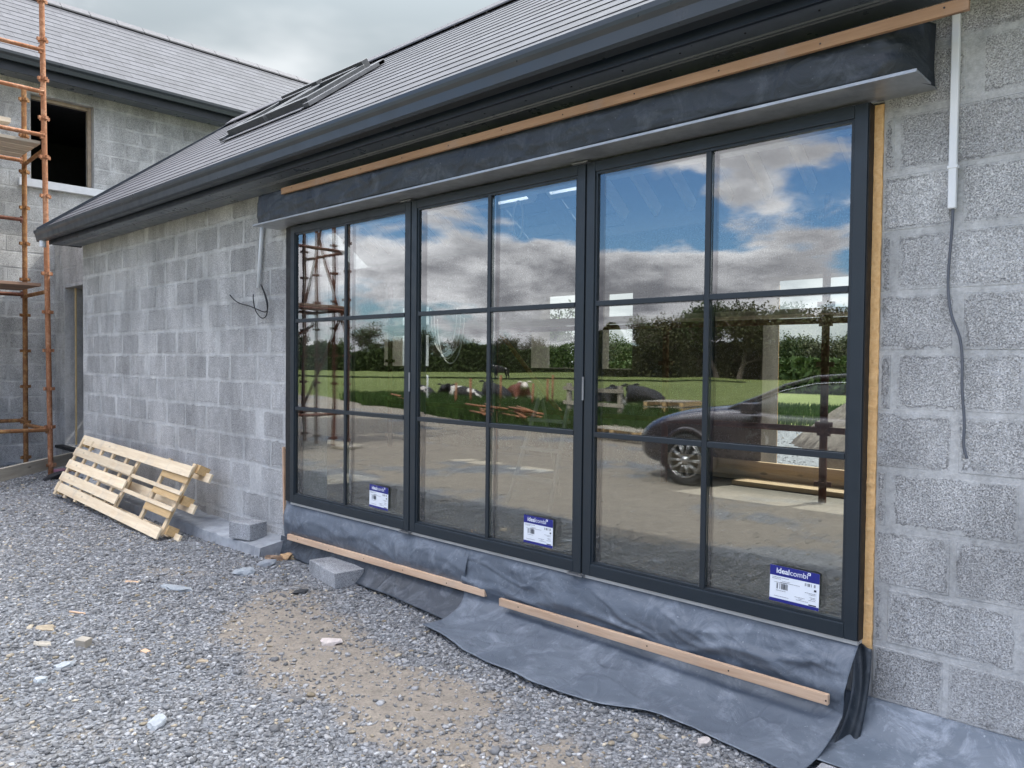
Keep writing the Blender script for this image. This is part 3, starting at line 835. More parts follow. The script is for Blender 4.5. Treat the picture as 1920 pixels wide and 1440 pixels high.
# outer frame sides, packers, hinges
MB().box(OX0 + .035, LEAVES[0][0] - .002, FY + .012, FY + .10, DZ0, DZ1 + .006).build('door_surround', SEAL, wing)
m = MB(); m.box(LEAVES[2][1] + .002, OX1 - .002, WY + .055, WY + .12, DZ0, DZ1); m.box(LEAVES[2][1] + .001, LEAVES[2][1] + .004, FY + .006, WY + .05, DZ0, DZ1); m.build('door_surround', SEAL, wing)  # the thin black strip paints shade onto the right leaf's outer side
for a, b in zip(LEAVES, LEAVES[1:]): MB().box(a[1] - .001, b[0] + .001, FY + .01, FY + .08, DZ0 + .001, DZ1 - .001).build('door_gasket', SEAL, wing)
STEEL = simple('bright_steel', (.30, .31, .32), .45, .8)
for hx in (-3.857, -2.457):
    for hz in (2.528, .418, 1.38):
        m = MB()
        if hz > 1 and hz < 2: m.tube([(hx, FY - .004, hz - .06), (hx, FY - .004, hz + .06)], .006, 8)
        else: m.box(hx - .08, hx + .02, FY - .02, FY + .02, hz - .004, hz + .004)
        m.build('hinge', STEEL, wing)
m = MB(); m.box(LEAVES[0][0], LEAVES[2][1], FY + .008, FY + .09, .408, .4235); m.build('door_sill_strip', simple('sill_strip', (.42, .42, .40), .6), wing)
# foam cavity closers
def foam(name, x0, x1, z0, z1, label):
    rs = random.Random(int(x0 * -100)); m = MB(); z = z0; prev = None
    while z < z1 + .001:
        a = (x0 + rs.uniform(-.0015, .0015), x1 + rs.uniform(-.0015, .0015), WY - .010 + rs.uniform(-.002, .002))
        ring = [(a[0], a[2], z), (a[1], a[2], z), (a[1], WY + .05, z), (a[0], WY + .05, z)]
        n = len(m.v); m.v += ring
        if prev is not None:
            for k in range(4): m.face(prev + k, prev + (k + 1) % 4, n + (k + 1) % 4, n + k)
        prev = n; z += .02
    m.face(0, 3, 2, 1); m.face(prev, prev + 1, prev + 2, prev + 3)
    o = m.build(name, FOAM, wing); o['label'] = label
foam('insulation_strip', OX1 - .036, OX1 - .001, .385, 2.53, 'orange foam strip right of the doors')
foam('insulation_strip', OX0 - .004, OX0 + .032, .43, 2.53, 'thin orange foam strip left of the doors')

# =================================================================== membranes, battens
def sheet(name, fn, nu, nv, mats, parent=None, th=.002, smooth=True):
    V = []; Fs = []
    for i in range(nu + 1):
        for j in range(nv + 1): V.append(tuple(fn(i / nu, j / nv)))
    for i in range(nu):
        for j in range(nv):
            a = i * (nv + 1) + j; Fs.append((a, a + nv + 1, a + nv + 2, a + 1))
    me = bpy.data.meshes.new(name); me.from_pydata(V, [], Fs); me.update()
    for m_ in (mats if isinstance(mats, list) else [mats]): me.materials.append(m_)
    me.polygons.foreach_set('use_smooth', [smooth] * len(me.polygons))
    o = bpy.data.objects.new(name, me); link_parent(o, parent)
    s = o.modifiers.new('thickness', 'SOLIDIFY'); s.thickness = th; s.offset = 0
    return o
def f1(x, y, s=0, o=3): return float(fbm(np.array([x]), np.array([y]), s, o)[0]) - .5
def wrinkle(x, z, s, a=1.0):
    """folds: ridged noise that runs diagonally"""
    q = f1(x * 2.2 + z * 2.5, z * 3 - x * .8, s, 3); r = abs(f1(x * 1.5 - z * 3.0, z * 2.0 + x, s + 5, 2))
    r2 = abs(f1(x * 2.6 + z * 4.0, z * 3.1 - x * 1.2, s + 9, 2))
    return a * (q * .045 + (.10 - min(r, .10)) * .20 + (.05 - min(r2, .05)) * .22)
# head membrane: hangs from the eaves batten out over the lintel plate
def head(u, v):
    x = -5.50 + u * (5.50 - .835)
    z = 2.762 - v * (2.762 - 2.552) + .006 * math.sin(x * 2.7) * v
    y = 2.966 - .010 * math.sin(v * math.pi) - wrinkle(x * 1.3, z * 3.0, 3, .40) * math.sin(min(v * 1.3, 1) * math.pi * .5 + .15) * .8
    y = min(y, 2.968)
    if u > .965:
        k = (u - .965) / .035; y += .17 * k * k; x -= .02 * k; z -= .012 * k * v
    return Vector((x, y, z))
o = sheet('head_membrane', head, 240, 18, MEMB_D)
tagit(o, 'black plastic membrane draped over the steel lintel above the glazed doors', 'membrane')
def batten(name, p0, p1, h, t, mat, label):
    p0, p1 = Vector(p0), Vector(p1); d = (p1 - p0); L = d.length
    o = MB().box(0, L, -t / 2, t / 2, -h / 2, h / 2).build(name, mat, None, .002)
    o.location = p0; o.rotation_euler = d.to_track_quat('X', 'Z').to_euler()
    if L > 1:
        k = .15
        while k < L:
            n_ = MB().tube([(k, -t / 2 - .0015, .004 * math.sin(k * 9)), (k, -t / 2 + .002, .004 * math.sin(k * 9))], .0035, 8).build('nail', SCREW, None); n_.parent = o; k += .42
    return tagit(o, label, 'batten')
batten('timber_batten', at_y(529, 359, 2.945), at_y(1818, 6, 2.925), .044, .020, WOOD_D, 'long brown timber batten nailed under the eaves above the black membrane')
# lower membranes
BATZ = .170
def mem_left(u, v):
    x = -5.40 + u * 2.10
    # v: 0 top (under the frame) .. .62 batten .. 1 free edge curling out
    if v < .62:
        t = v / .62; z = .418 - t * (.418 - BATZ + .02); y = WY - .035 - .045 * math.sin(t * math.pi) ** 1 - .02 * t
        y -= wrinkle(x, z * 2, 11, .45) * math.sin(t * math.pi)
        if u < .03: y += .03 * (1 - u / .03) * math.sin(t * math.pi)
    else:
        t = (v - .62) / .38; z = BATZ - .02 - t * .03; y = WY - .055 + .02 * t
    return Vector((x, y, z))
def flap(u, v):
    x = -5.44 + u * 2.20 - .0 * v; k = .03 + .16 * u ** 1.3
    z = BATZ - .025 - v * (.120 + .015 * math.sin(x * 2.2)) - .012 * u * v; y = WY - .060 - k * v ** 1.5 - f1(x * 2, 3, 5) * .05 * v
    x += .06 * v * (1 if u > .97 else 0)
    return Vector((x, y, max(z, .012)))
o = sheet('membrane_flap', flap, 90, 14, MEMB_SHADED)
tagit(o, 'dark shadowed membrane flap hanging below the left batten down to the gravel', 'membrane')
o = sheet('base_membrane', mem_left, 120, 34, MEMB)
tagit(o, 'grey-blue plastic membrane below the left and middle doors, ending short of the gravel', 'membrane')
def edge_y(x):
    """where the right membrane ends on the gravel"""
    P = [(-3.35, 2.83), (-3.1, 2.76), (-2.9, 2.70), (-2.4, 2.655), (-2.0, 2.70), (-1.75, 2.77), (-1.6, 2.79), (-1.45, 2.765), (-1.3, 2.76), (-1.15, 2.72), (-.9, 2.70)]
    return float(np.interp(x, [p[0] for p in P], [p[1] for p in P])) + f1(x * 4, 2, 31, 2) * .05
def mem_right(u, v):
    x = -3.335 + u * 2.255
    ye = edge_y(x)
    if v < .5:
        t = v / .5; z = .418 - t * (.418 - BATZ + .03); y = WY - .040 - .030 * math.sin(t * math.pi) - .03 * t
        y -= wrinkle(x, z * 2, 14, 1.0) * math.sin(t * math.pi) * .9
    else:
        t = (v - .5) / .5
        y0 = WY - .070; z0 = BATZ - .03
        y = y0 + (ye - y0) * (t ** 1.15); zf = .026 + float(ground_z(x, y)) * .6
        z = z0 + (zf - z0) * (1 - (1 - t) ** 2.1)
        z += wrinkle(x, y * 1.5, 19, .35) * math.sin(t * math.pi) + .012 * math.sin(x * 9 + y * 4) * t * t * .5
    if u < .16 and v > .5:   # left corner pulled forward into a point
        k = (1 - u / .16) * ((v - .5) / .5); x += -.02 * k + .18 * k * (1 - (v - .5) / .5)
    if u > .93:
        k = (u - .93) / .07; y -= .05 * k * math.sin(v * math.pi); x -= .06 * k * v
    return Vector((x, y, z))
o = sheet('base_membrane', mem_right, 150, 60, MEMB)
tagit(o, 'grey-blue plastic membrane below the right door, spread out over the gravel', 'membrane')
# the folded-back dark strip at the corner and the membrane along the right wall
def mem_fold(u, v):
    z = .405 - u * .385
    xa = -1.115 + .035 * math.sin(u * 3.0); xb = -1.03
    x = xa + (xb - xa) * v; y = WY - .035 - .045 * math.sin(u * math.pi) * (1 - v) - (u ** 2) * .15 * (1 - v * .4) + .02 * math.sin(v * 5)
    return Vector((x - .02 * u * u, y, z))
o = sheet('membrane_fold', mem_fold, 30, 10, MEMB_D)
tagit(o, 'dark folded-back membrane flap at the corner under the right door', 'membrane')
def mem_wall(u, v):
    x = -1.16 + u * 5.5
    y = WY - .008 - (.34 + .03 * math.sin(x * 2)) * v ** 1.1
    z = .196 - .15 * (1 - (1 - min(v * 1.4, 1)) ** 2)
    z += wrinkle(x, y * 3, 23, .5) * math.sin(v * math.pi) + .004
    if u < .06: z -= .03 * (1 - u / .06) * v
    return Vector((x, y, max(z, .035)))
o = sheet('wall_membrane', mem_wall, 220, 24, membrane_material('dpc_membrane_dusty', (.10, .125, .155), (.17, .20, .235), 1.0))
tagit(o, 'grey-blue plastic membrane along the foot of the block wall right of the doors', 'membrane')
batten('timber_batten', at_y(541, 1006, WY - .085), at_y(911, 1112, WY - .085), .042, .026, WOOD_P, 'pale timber batten holding the membrane under the left and middle doors')
batten('timber_batten', at_y(938, 1128, WY - .115), at_y(1554, 1312, WY - .150), .042, .022, WOOD_P, 'pale timber batten holding the membrane under the right door')
batten('timber_strip', at_y(534, 984, WY - .02), at_y(532, 838, WY - .02), .020, .02, WOOD_P, 'short upright timber strip on the block wall left of the doors')
# block seen under the membrane at the bottom edge of the picture
m = MB(); m.box(-1.10, -.68, 2.66, 2.84, -.03, .045)
o = m.build('concrete_block', BLOCK_IN, None, .004); o.data.color_attributes.new('tint', 'FLOAT_COLOR', 'POINT')
o.data.materials[0] = CONC2
tagit(o, 'concrete block under the membrane edge below the right wall', 'block')

# =================================================================== conduits and cables
m = MB()
p0, p1 = at_y(1795, 28, WY - .012), at_y(1785, 392, WY - .012)
m.box(p0.x - .0135, p0.x + .0135, WY - .030, WY - .006, p1.z, p0.z)
c = m.build('conduit', WHITE, None, .004); c.data.transform(Matrix.Identity(4))
tagit(c, 'white square plastic conduit on the block wall right of the doors', 'conduit')
m = MB(); cz = at_y(1788, 316, WY).z; m.box(p0.x - .016, p0.x + .018, WY - .033, WY - .005, cz - .004, cz + .006); m.build('clip', WHITE, c)
bent_cable('cable', [at_y(x, y, WY - .018) for x, y in ((1787, 385), (1785, 430), (1779, 500), (1778, 545), (1784, 590), (1799, 632), (1804, 670), (1804, 730), (1808, 790), (1807, 835), (1813, 860))], .0052, CABLEG, None, 'thin grey cable hanging from the white conduit down the right block wall', 'cable')
m = MB(); a, b = at_y(494, 384, WY - .025), at_y(484, 540, WY - .030); m.tube([a, b], .0155, 14)
tagit(m.build('conduit', GREYC, None, smooth=True), 'pale grey round conduit on the block wall left of the doors', 'conduit')
bent_cable('cable', [at_y(x, y, WY - .022) for x, y in ((494, 358), (493, 372), (493, 388))], .010, CABLE, None, 'short black cable entering the top of the grey conduit', 'cable')
bent_cable('cable', [at_y(x, y, q) for x, y, q in ((489, 534, WY - .03), (496, 552, WY - .05), (501, 575, WY - .05), (499, 592, WY - .04), (490, 596, WY - .04), (479, 582, WY - .04), (475, 562, WY - .045), (475, 552, WY - .04))], .0046, CABLE, None, 'black cable looped under the end of the grey conduit', 'cable')
bent_cable('cable', [at_y(x, y, q) for x, y, q in ((491, 536, WY - .03), (500, 560, WY - .035), (502, 577, WY - .04), (497, 585, WY - .04), (482, 580, WY - .04), (468, 574, WY - .04), (450, 569, WY - .05), (439, 562, WY - .055), (431, 553, WY - .06))], .0046, CABLE, None, 'black cable end sticking out to the left of the grey conduit', 'cable')

# =================================================================== TWO-STOREY HOUSE at the left
HX = -12.7
house = thing('two_storey_house', 'two-storey concrete block house with slate roof and an empty upper window', 'building', (-15, 3, 0))
HY0, HY1 = -.9, 12.0
HEZ = 5.66     # gutter top
win = (2.62, 4.20)    # y range of the upper window opening
w_a, w_b = at_y(175, 205, 1), None
def on_x(px, py, x):
    d = ray(px, py); return EYE + d * ((x - EYE.x) / d.x)
wtl = on_x(57, 178, HX); wtr = on_x(176, 197, HX); wbl = on_x(57, 337, HX); wbr = on_x(176, 354, HX)
wy0, wy1 = wtl.y, wtr.y; wz0, wz1 = (wbl.z + wbr.z) / 2, (wtl.z + wtr.z) / 2
block_wall('side_wall', house, BLOCK_FAR, lambda u, z, d: (HX + d, u, z), None, HY0, HY1, -.1, 5.5, .35, [(wy0, wy1, wz0, wz1)], z_first=.05, phase=.1, seed=15, proud=.003)
m = MB(); m.box(HX - 4.2, HX - .36, HY0, HY0 + .3, -.1, 5.5); m.build('gable_wall', PLASTER, house)
m = MB(); m.box(HX - 4.2, HX - .36, HY1 - .3, HY1, -.1, 5.5); m.build('gable_wall', PLASTER, house)
m = MB(); m.box(HX - 4.5, HX - 4.2, HY0, HY1, -.1, 5.5); m.build('rear_wall', PLASTER, house)
HRX = HX - 2.05; hpit = .753; H_EX = HX + .42; HRZ = 5.62 + hpit * (H_EX - HRX)
for gy in (HY0, HY1 - .28):
    m = MB(); m.v = [(HX, gy + .01, 5.49), (2 * HRX - HX, gy + .01, 5.49), (HRX, gy + .01, HRZ - .18), (HX, gy + .27, 5.49), (2 * HRX - HX, gy + .27, 5.49), (HRX, gy + .27, HRZ - .18)]
    m.f = [(0, 1, 2), (3, 5, 4), (0, 3, 4, 1), (1, 4, 5, 2), (2, 5, 3, 0)]; m.mi = [0] * 5; m.build('gable_top', PLASTER, house)
wf = MB(); yq = (wy0, wy1)
wf.box(HX - .16, HX - .10, wy1 - .055, wy1 - .004, wz0, wz1); wf.box(HX - .16, HX - .10, wy0 + .004, wy0 + .03, wz0, wz1); wf.box(HX - .16, HX - .10, wy0 + .031, wy1 - .056, wz1 - .05, wz1 - .004)
wo_ = wf.build('window_opening', REVEAL, house, .003)
m = MB(); m.box(HX - .13, HX + .07, wy0 - .16, wy1 + .20, wz0 - .115, wz0 - .003); m.build('sill', SILLM, wo_, .006)
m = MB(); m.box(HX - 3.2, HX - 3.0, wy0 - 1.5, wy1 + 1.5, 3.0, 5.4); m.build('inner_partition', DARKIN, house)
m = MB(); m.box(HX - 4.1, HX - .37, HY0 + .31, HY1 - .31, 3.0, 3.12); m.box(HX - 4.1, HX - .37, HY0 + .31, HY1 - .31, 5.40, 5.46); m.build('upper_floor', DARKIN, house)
m = MB(); uv = []
hl = (H_EX - HRX) * math.sqrt(1 + hpit ** 2)
slate_roof(m, uv, (H_EX, HY1 + .2, 5.62), (H_EX, HY0 - .2, 5.62), (-1, 0, hpit), hl, .205, .006)
slate_roof(m, uv, (2 * HRX - H_EX, HY0 - .2, 5.62), (2 * HRX - H_EX, HY1 + .2, 5.62), (1, 0, hpit), hl, .205, .006)
finish_slate(m, uv, 'roof', house)
m = MB(); y = HY0 - .2
while y < HY1 + .2:
    m.extrude([(-.13, -.085), (0, .03), (.13, -.085), (.13, -.06), (0, .055), (-.13, -.06)], lambda p, q: (HRX + p, y, HRZ + .02 + q), lambda p, q: (HRX + p, y + .44, HRZ + .02 + q)); y += .45
m.build('ridge_tile_row', simple('ridge_tile_far', (.09, .09, .10), .6), house)
HGX = HX + .50
gp2 = [(HGX - .12, 5.66), (HGX - .12, 5.56), (HGX - .03, 5.545), (HGX - .02, 5.60), (HGX, 5.63), (HGX, 5.66), (HGX - .012, 5.66), (HGX - .015, 5.635), (HGX - .035, 5.60), (HGX - .045, 5.565), (HGX - .108, 5.575), (HGX - .108, 5.66)]
m = MB(); m.extrude(gp2, lambda p, q: (p, HY0 - .2, q), lambda p, q: (p, HY1, q)); m.build('gutter', GUTTER, house)
m = MB(); m.box(HGX - .14, HGX - .121, HY0 - .15, HY1, 5.43, 5.655); m.build('fascia', FASCIA, house)
m = MB(); m.box(HX + .002, HGX - .141, HY0 - .15, HY1, 5.46, 5.475); m.build('soffit', SOFFIT, house)
# link with the doorway, between house and wing
LY = 3.62
dj = on_x(0, 0, HX)
dl = at_y(121, 540, LY); 
link = house
block_wall('link_wall', house, BLOCK_FAR, lambda u, z, d: (u, LY - d, z), None, HX + .003, WX0 - .003, -.1, 3.22, .30, [(dl.x, WX0 - .35, .28, dl.z)], z_first=.05, phase=.2, seed=25, proud=.003)
m = MB(); m.box(dl.x + .10, dl.x + .14, LY + .10, LY + .115, .28, dl.z - .002); m.build('door_jamb_strip', simple('jamb_yellow', (.55, .42, .22), .8), house)
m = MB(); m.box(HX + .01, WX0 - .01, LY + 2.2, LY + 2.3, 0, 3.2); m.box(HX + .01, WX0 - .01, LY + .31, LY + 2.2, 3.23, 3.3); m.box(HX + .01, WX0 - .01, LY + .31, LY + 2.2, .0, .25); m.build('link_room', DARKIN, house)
m = MB(); m.box(dl.x - .12, WX0 - .36, LY - .10, LY + .05, .235, .275); m.build('door_sill', SEAL, house)

# =================================================================== scaffolds
RUST = rust_material('scaffold_rusty', (.22, .085, .058), (.12, .048, .03), .6)
RUSTO = rust_material('scaffold_orange_rust', (.46, .25, .145), (.29, .125, .06), .5)
RUSTY = rust_material('scaffold_ochre', (.36, .20, .07), (.20, .09, .035), .5)
def rosette(mb, x, y, z, r=.024):
    mb.tube([(x, y, z - .012), (x, y, z + .012)], r * 1.3, 10)
    for a in range(4):
        an = a * math.pi / 2 + .3; d = Vector((math.cos(an), math.sin(an), 0)); s = Vector((-d.y, d.x, 0))
        c_ = Vector((x, y, z)); P = [c_ + d * r + s * .012, c_ + d * (r + .036) + s * .016, c_ + d * (r + .036) - s * .016, c_ + d * r - s * .012]
        n = len(mb.v); mb.v += [tuple(p + Vector((0, 0, -.02))) for p in P] + [tuple(p + Vector((0, 0, .02))) for p in P]
        for q in ((0, 1, 2, 3), (7, 6, 5, 4), (0, 4, 5, 1), (1, 5, 6, 2), (2, 6, 7, 3), (3, 7, 4, 0)): mb.face(*[n + i for i in q])
def standard(parent, x, y, z0, z1, mats, step=.4875, lean=(0, 0), split=None):
    m = MB(); rr = .031
    def P(z): return (x + lean[0] * z, y + lean[1] * z, z)
    zs = [z0, z1] if split is None else [z0, split, z1]
    m.tube([P(z0), P(z1)], rr, 12)
    z = z0 + .15
    while z < z1 - .05:
        p = P(z); rosette(m, p[0], p[1], z, rr); z += step
    o = m.build('standard', mats, parent)
    return o
def ledger(parent, a, b, mat, name='ledger', r=.026):
    m = MB(); a, b = Vector(a), Vector(b); m.tube([a, b], r, 10); d = (b - a).normalized()
    for p, s in ((a, 1), (b, -1)):
        q = p + d * s * .03
        m.box(-.02, .02, -.018, .018, -.045, .045, Matrix.Translation(q))
    return m.build(name, mat, parent)
def board(p0, p1, w, t, mat, label, group, side):
    p0, p1 = Vector(p0), Vector(p1); d = p1 - p0
    o = MB().box(0, d.length, -w / 2, w / 2, -t / 2, t / 2).build('scaffold_board', mat, None, .003)
    o.location = p0; o.rotation_euler = d.to_track_quat('X', 'Z').to_euler()
    return tagit(o, label, 'scaffold board', group)
sc = thing('scaffold', 'tall rusty tube scaffold standing in front of the two-storey house', 'scaffold', (-11.6, 0, 0))
SXo, SXi = -11.06, -12.15
base_y = 3.1
LZ = [.60, 2.42, 4.38]
for k, y in enumerate((base_y, .85, -1.5)):
    lx = (0, -.1, -.3)[k]
    s1 = standard(sc, SXo + lx, y, 0.0, 6.9 if k == 0 else 6.2, RUSTO if k == 0 else RUST, lean=(-.004, -.012) if k == 0 else (0, 0))
    s2 = standard(sc, SXi + lx * .6, y, 0.0, 5.2 if k == 0 else 5.9, RUSTY if k == 0 else RUST)
standard(sc, -11.78, -1.52, 0.0, 6.1, RUST)
standard(sc, -12.9, -1.6, 0.0, 5.6, RUST)
def ys(z): return base_y - .012 * z
for z, m_ in ((.60, RUSTY), (4.32, RUSTO), (4.86, RUSTO), (5.38, RUSTO)):
    ledger(sc, (SXo, ys(z), z), (SXo - .1, .85, z + (.02 if z < 5 else 0)), m_)
for z, m_ in ((.66, RUSTY), (3.40, RUST), (4.20, RUSTO), (2.38, RUST)):
    ledger(sc, (SXi, base_y, z), (SXi - .06, .85, z), m_)
for z in (.62, 2.40, 3.4, 4.05, 4.9):
    ledger(sc, (SXo - .1, .85, z), (SXo - .3, -1.5, z), RUST); 
    if z != 3.4: ledger(sc, (SXi - .06, .85, z), (SXi - .18, -1.5, z), RUST)
    ledger(sc, (SXo - .3, -1.5, z), (-12.9, -1.6, z + .02), RUST, 'transom')
for z in (.60, 2.36, 4.15): ledger(sc, (SXo, ys(z), z), (SXi, base_y, z), RUSTY, 'transom'); ledger(sc, (SXo - .1, .85, z), (SXi - .06, .85, z), RUST, 'transom')
ledger(sc, (SXo - .34, -1.46, 2.4), (-12.95, -1.55, .5), RUST, 'brace'); ledger(sc, (-13.0, -1.62, 4.9), (SXo - .32, -1.53, 1.9), RUST, 'brace')
ledger(sc, (-12.9, -1.6, 2.5), (-11.78, -1.5, 4.9), RUST, 'brace'); ledger(sc, (SXi - .2, -1.45, 2.2), (SXi - .1, .8, .7), RUST, 'brace')
m = MB(); m.box(-11.55, -11.15, -1.68, -1.32, .0, .04); m.build('base_plate', WOOD_G, sc)
BOARDM = wood_material('scaffold_plank', (.40, .34, .27), (.54, .48, .40), 0, 1, False)
BOARDR = wood_material('scaffold_plank_brown', (.20, .115, .075), (.30, .19, .13), 0, 1, False)
for i in range(4):
    xx = SXo - .17 - i * .245
    board((xx, 3.02, 4.235), (xx - .05, .7, 4.235), .225, .038, BOARDM, ['outermost','second outermost','third outermost','innermost'][i] + ' pale scaffold board on the upper lift', 'boards on the upper scaffold lift', 0)
    board((xx, 3.02, 2.445), (xx - .05, .7, 2.445), .225, .038, BOARDR, ['outermost','second outermost','third outermost','innermost'][i] + ' brown scaffold board on the lower lift', 'boards on the lower scaffold lift', 0)
for i in range(4):
    xx = SXo - .5 - i * .24
    board((xx, .6, 2.475), (xx - .1, -1.7, 2.475), .225, .038, BOARDR, ['outermost','second outermost','third outermost','innermost'][i] + ' brown board on the far scaffold stretch, mirrored in the left door', 'boards on the far stretch of the lower lift', 0)
board((SXi + .10, 2.9, 4.66), (SXi - .0, .6, 4.66), .20, .06, BOARDM, 'pale toe board on edge above the upper scaffold deck', None, 0)

# =================================================================== ground
EARTH_B = Mat('yard_ground')
def yard_material():
    m = EARTH_B
    t = m.sep(m.attr('dirt'))
    big = m.noise(1.1, 6, .6)
    vo = m.n('ShaderNodeTexVoronoi'); m.l(m.coord(), vo.inputs['Vector']); vo.inputs['Scale'].default_value = 55
    vo2 = m.n('ShaderNodeTexVoronoi'); m.l(m.coord(), vo2.inputs['Vector']); vo2.inputs['Scale'].default_value = 120
    cell = m.sep(vo.outputs['Color']); cell2 = m.sep(vo2.outputs['Color'])
    stone = m.math('MULTIPLY', m.rng(cell[0], 0, 1, .55, 1.35), m.rng(cell2[0], 0, 1, .8, 1.2))
    cs = m.n('ShaderNodeVectorMath', operation='SCALE'); cs.inputs[0].default_value = (.22, .23, .24); m.l(stone, cs.inputs['Scale'])
    ds = m.n('ShaderNodeVectorMath', operation='SCALE'); ds.inputs[0].default_value = (.265, .234, .192)
    m.l(m.math('MULTIPLY', m.rng(m.noise(14, 6, .7), .3, .7, .72, 1.2), m.rng(cell2[1], 0, 1, .88, 1.12)), ds.inputs['Scale'])
    f = m.rng(m.math('ADD', t[0], m.math('MULTIPLY', m.math('SUBTRACT', m.noise(11, 5, .7), .5), .9)), .25, .65, 0, 1, True)
    c = m.mix(f, cs.outputs[0], ds.outputs[0])
    m.base(c); m.rough(.95); m.set('Specular IOR Level', .2)
    h = m.math('ADD', m.math('MULTIPLY', m.math('SUBTRACT', 1.0, vo.outputs['Distance']), m.rng(f, 0, 1, 1.0, .25)), m.math('MULTIPLY', m.noise(30, 5, .7), .8))
    m.bump(h, .012, .9)
    return m.m
YARD = yard_material()
def grid_mesh(name, xs, ys, zf, mat, attr=None):
    XX, YY = np.meshgrid(xs, ys, indexing='ij'); ZZ = zf(XX, YY)
    nx, ny = len(xs), len(ys)
    V = np.stack([XX.ravel(), YY.ravel(), ZZ.ravel()], 1)
    idx = np.arange(nx * ny).reshape(nx, ny)
    Fq = np.stack([idx[:-1, :-1].ravel(), idx[1:, :-1].ravel(), idx[1:, 1:].ravel(), idx[:-1, 1:].ravel()], 1)
    me = bpy.data.meshes.new(name)
    me.vertices.add(len(V)); me.vertices.foreach_set('co', V.astype(np.float32).ravel())
    me.loops.add(Fq.size); me.loops.foreach_set('vertex_index', Fq.astype(np.int32).ravel())
    me.polygons.add(len(Fq)); me.polygons.foreach_set('loop_start', np.arange(0, Fq.size, 4, dtype=np.int32))
    me.update(calc_edges=True); me.validate()
    me.polygons.foreach_set('use_smooth', [True] * len(Fq))
    if attr is not None:
        d = attr(XX.ravel(), YY.ravel()); c_ = np.stack([d, d, d, np.ones_like(d)], 1).astype(np.float32)
        me.color_attributes.new('dirt', 'FLOAT_COLOR', 'POINT').data.foreach_set('color', c_.ravel())
    me.materials.append(mat)
    o = bpy.data.objects.new(name, me); COL.objects.link(o); return o
def yard_z(x, y):
    z = ground_z(x, y)
    # the sheet dips below the field at its ragged rim
    rimf = -6.6 - .08 * (x + 11) * 1.0 * 0 - np.clip((-11 - x), 0, 20) * .32 + 1.1 * (fbm(x * .5, y * .5, 41) - .5)
    z = z - np.clip((rimf - y) * .35, 0, .25)
    z = z - np.clip((y - 19 - 2 * (fbm(x * .4, y * .4, 44) - .5)) * .2, 0, .25)
    return z
xs_a = np.concatenate([np.arange(-34, -13, .5), np.arange(-13, 1.0, .07), np.arange(1.0, 14, .5)])
ys_a = np.concatenate([np.arange(-14, -7.5, .4), np.arange(-7.5, .3, .15), np.arange(.3, 3.6, .06), np.arange(3.6, 24, .45)])
o = grid_mesh('yard_ground', xs_a, ys_a, yard_z, YARD, dirt)
tagit(o, 'grey crushed stone and trodden tan earth of the site yard', 'ground', kind='structure')

FIELD = Mat('field_grass')
def field_mat():
    m = FIELD
    a = m.noise(.06, 5, .6); b = m.noise(1.6, 5, .65); c_ = m.noise(14, 3, .6)
    f = m.math('ADD', m.math('MULTIPLY', a, .5), m.math('MULTIPLY', b, .5))
    c = m.mix(m.rng(f, .35, .65), (.105, .135, .034), (.19, .215, .070))
    c = m.mix(m.rng(c_, .3, .7, 0, .35), c, (.05, .09, .018))
    m.base(c); m.rough(.9); m.set('Specular IOR Level', .2); m.bump(m.noise(9, 6, .7), .06, .8)
    return m.m
FIELDM = field_mat()
def field_z(x, y):
    z = -.035 + .0 * x
    z = z + np.where(y < -9, -.012 * np.clip(-9 - y, 0, 8), 0)
    return z
xs_f = np.concatenate([np.linspace(-420, -60, 20), np.linspace(-55, 55, 45), np.linspace(60, 420, 20)])
ys_f = np.concatenate([np.linspace(-420, -60, 20), np.linspace(-55, 55, 45), np.linspace(60, 420, 20)])
o = grid_mesh('field', xs_f, ys_f, field_z, FIELDM)
tagit(o, 'flat green pasture field behind the yard and behind the photographer', 'field', kind='structure')

# ---- loose stones, as one mass
def rock_templates(n):
    t = (1 + 5 ** .5) / 2
    iv = np.array([(-1, t, 0), (1, t, 0), (-1, -t, 0), (1, -t, 0), (0, -1, t), (0, 1, t), (0, -1, -t), (0, 1, -t), (t, 0, -1), (t, 0, 1), (-t, 0, -1), (-t, 0, 1)], float)
    iv /= np.linalg.norm(iv[0])
    fi = np.array([(0, 11, 5), (0, 5, 1), (0, 1, 7), (0, 7, 10), (0, 10, 11), (1, 5, 9), (5, 11, 4), (11, 10, 2), (10, 7, 6), (7, 1, 8), (3, 9, 4), (3, 4, 2), (3, 2, 6), (3, 6, 8), (3, 8, 9), (4, 9, 5), (2, 4, 11), (6, 2, 10), (8, 6, 7), (9, 8, 1)])
    out = []
    for k in range(n):
        r = np.random.default_rng(k + 50)
        v = iv * (0.62 + .55 * r.random((12, 1))) + .16 * (r.random((12, 3)) - .5)
        v = np.clip(v, -np.array([.8, .75, .7]), np.array([.75, .8, .62])); out.append(v)
    return out, fi
TPL, RF = rock_templates(8)
GRAV = Mat('loose_gravel')
def grav_mat():
    m = GRAV
    c = m.attr('tint'); n = m.noise(70, 4, .6)
    cc = m.n('ShaderNodeVectorMath', operation='SCALE'); m.l(c, cc.inputs[0]); m.l(m.rng(n, .3, .7, .78, 1.2), cc.inputs['Scale'])
    m.base(cc.outputs[0]); m.rough(.85); m.set('Specular IOR Level', .35); m.bump(n, .003, .6)
    return m.m
GRAVM = grav_mat()
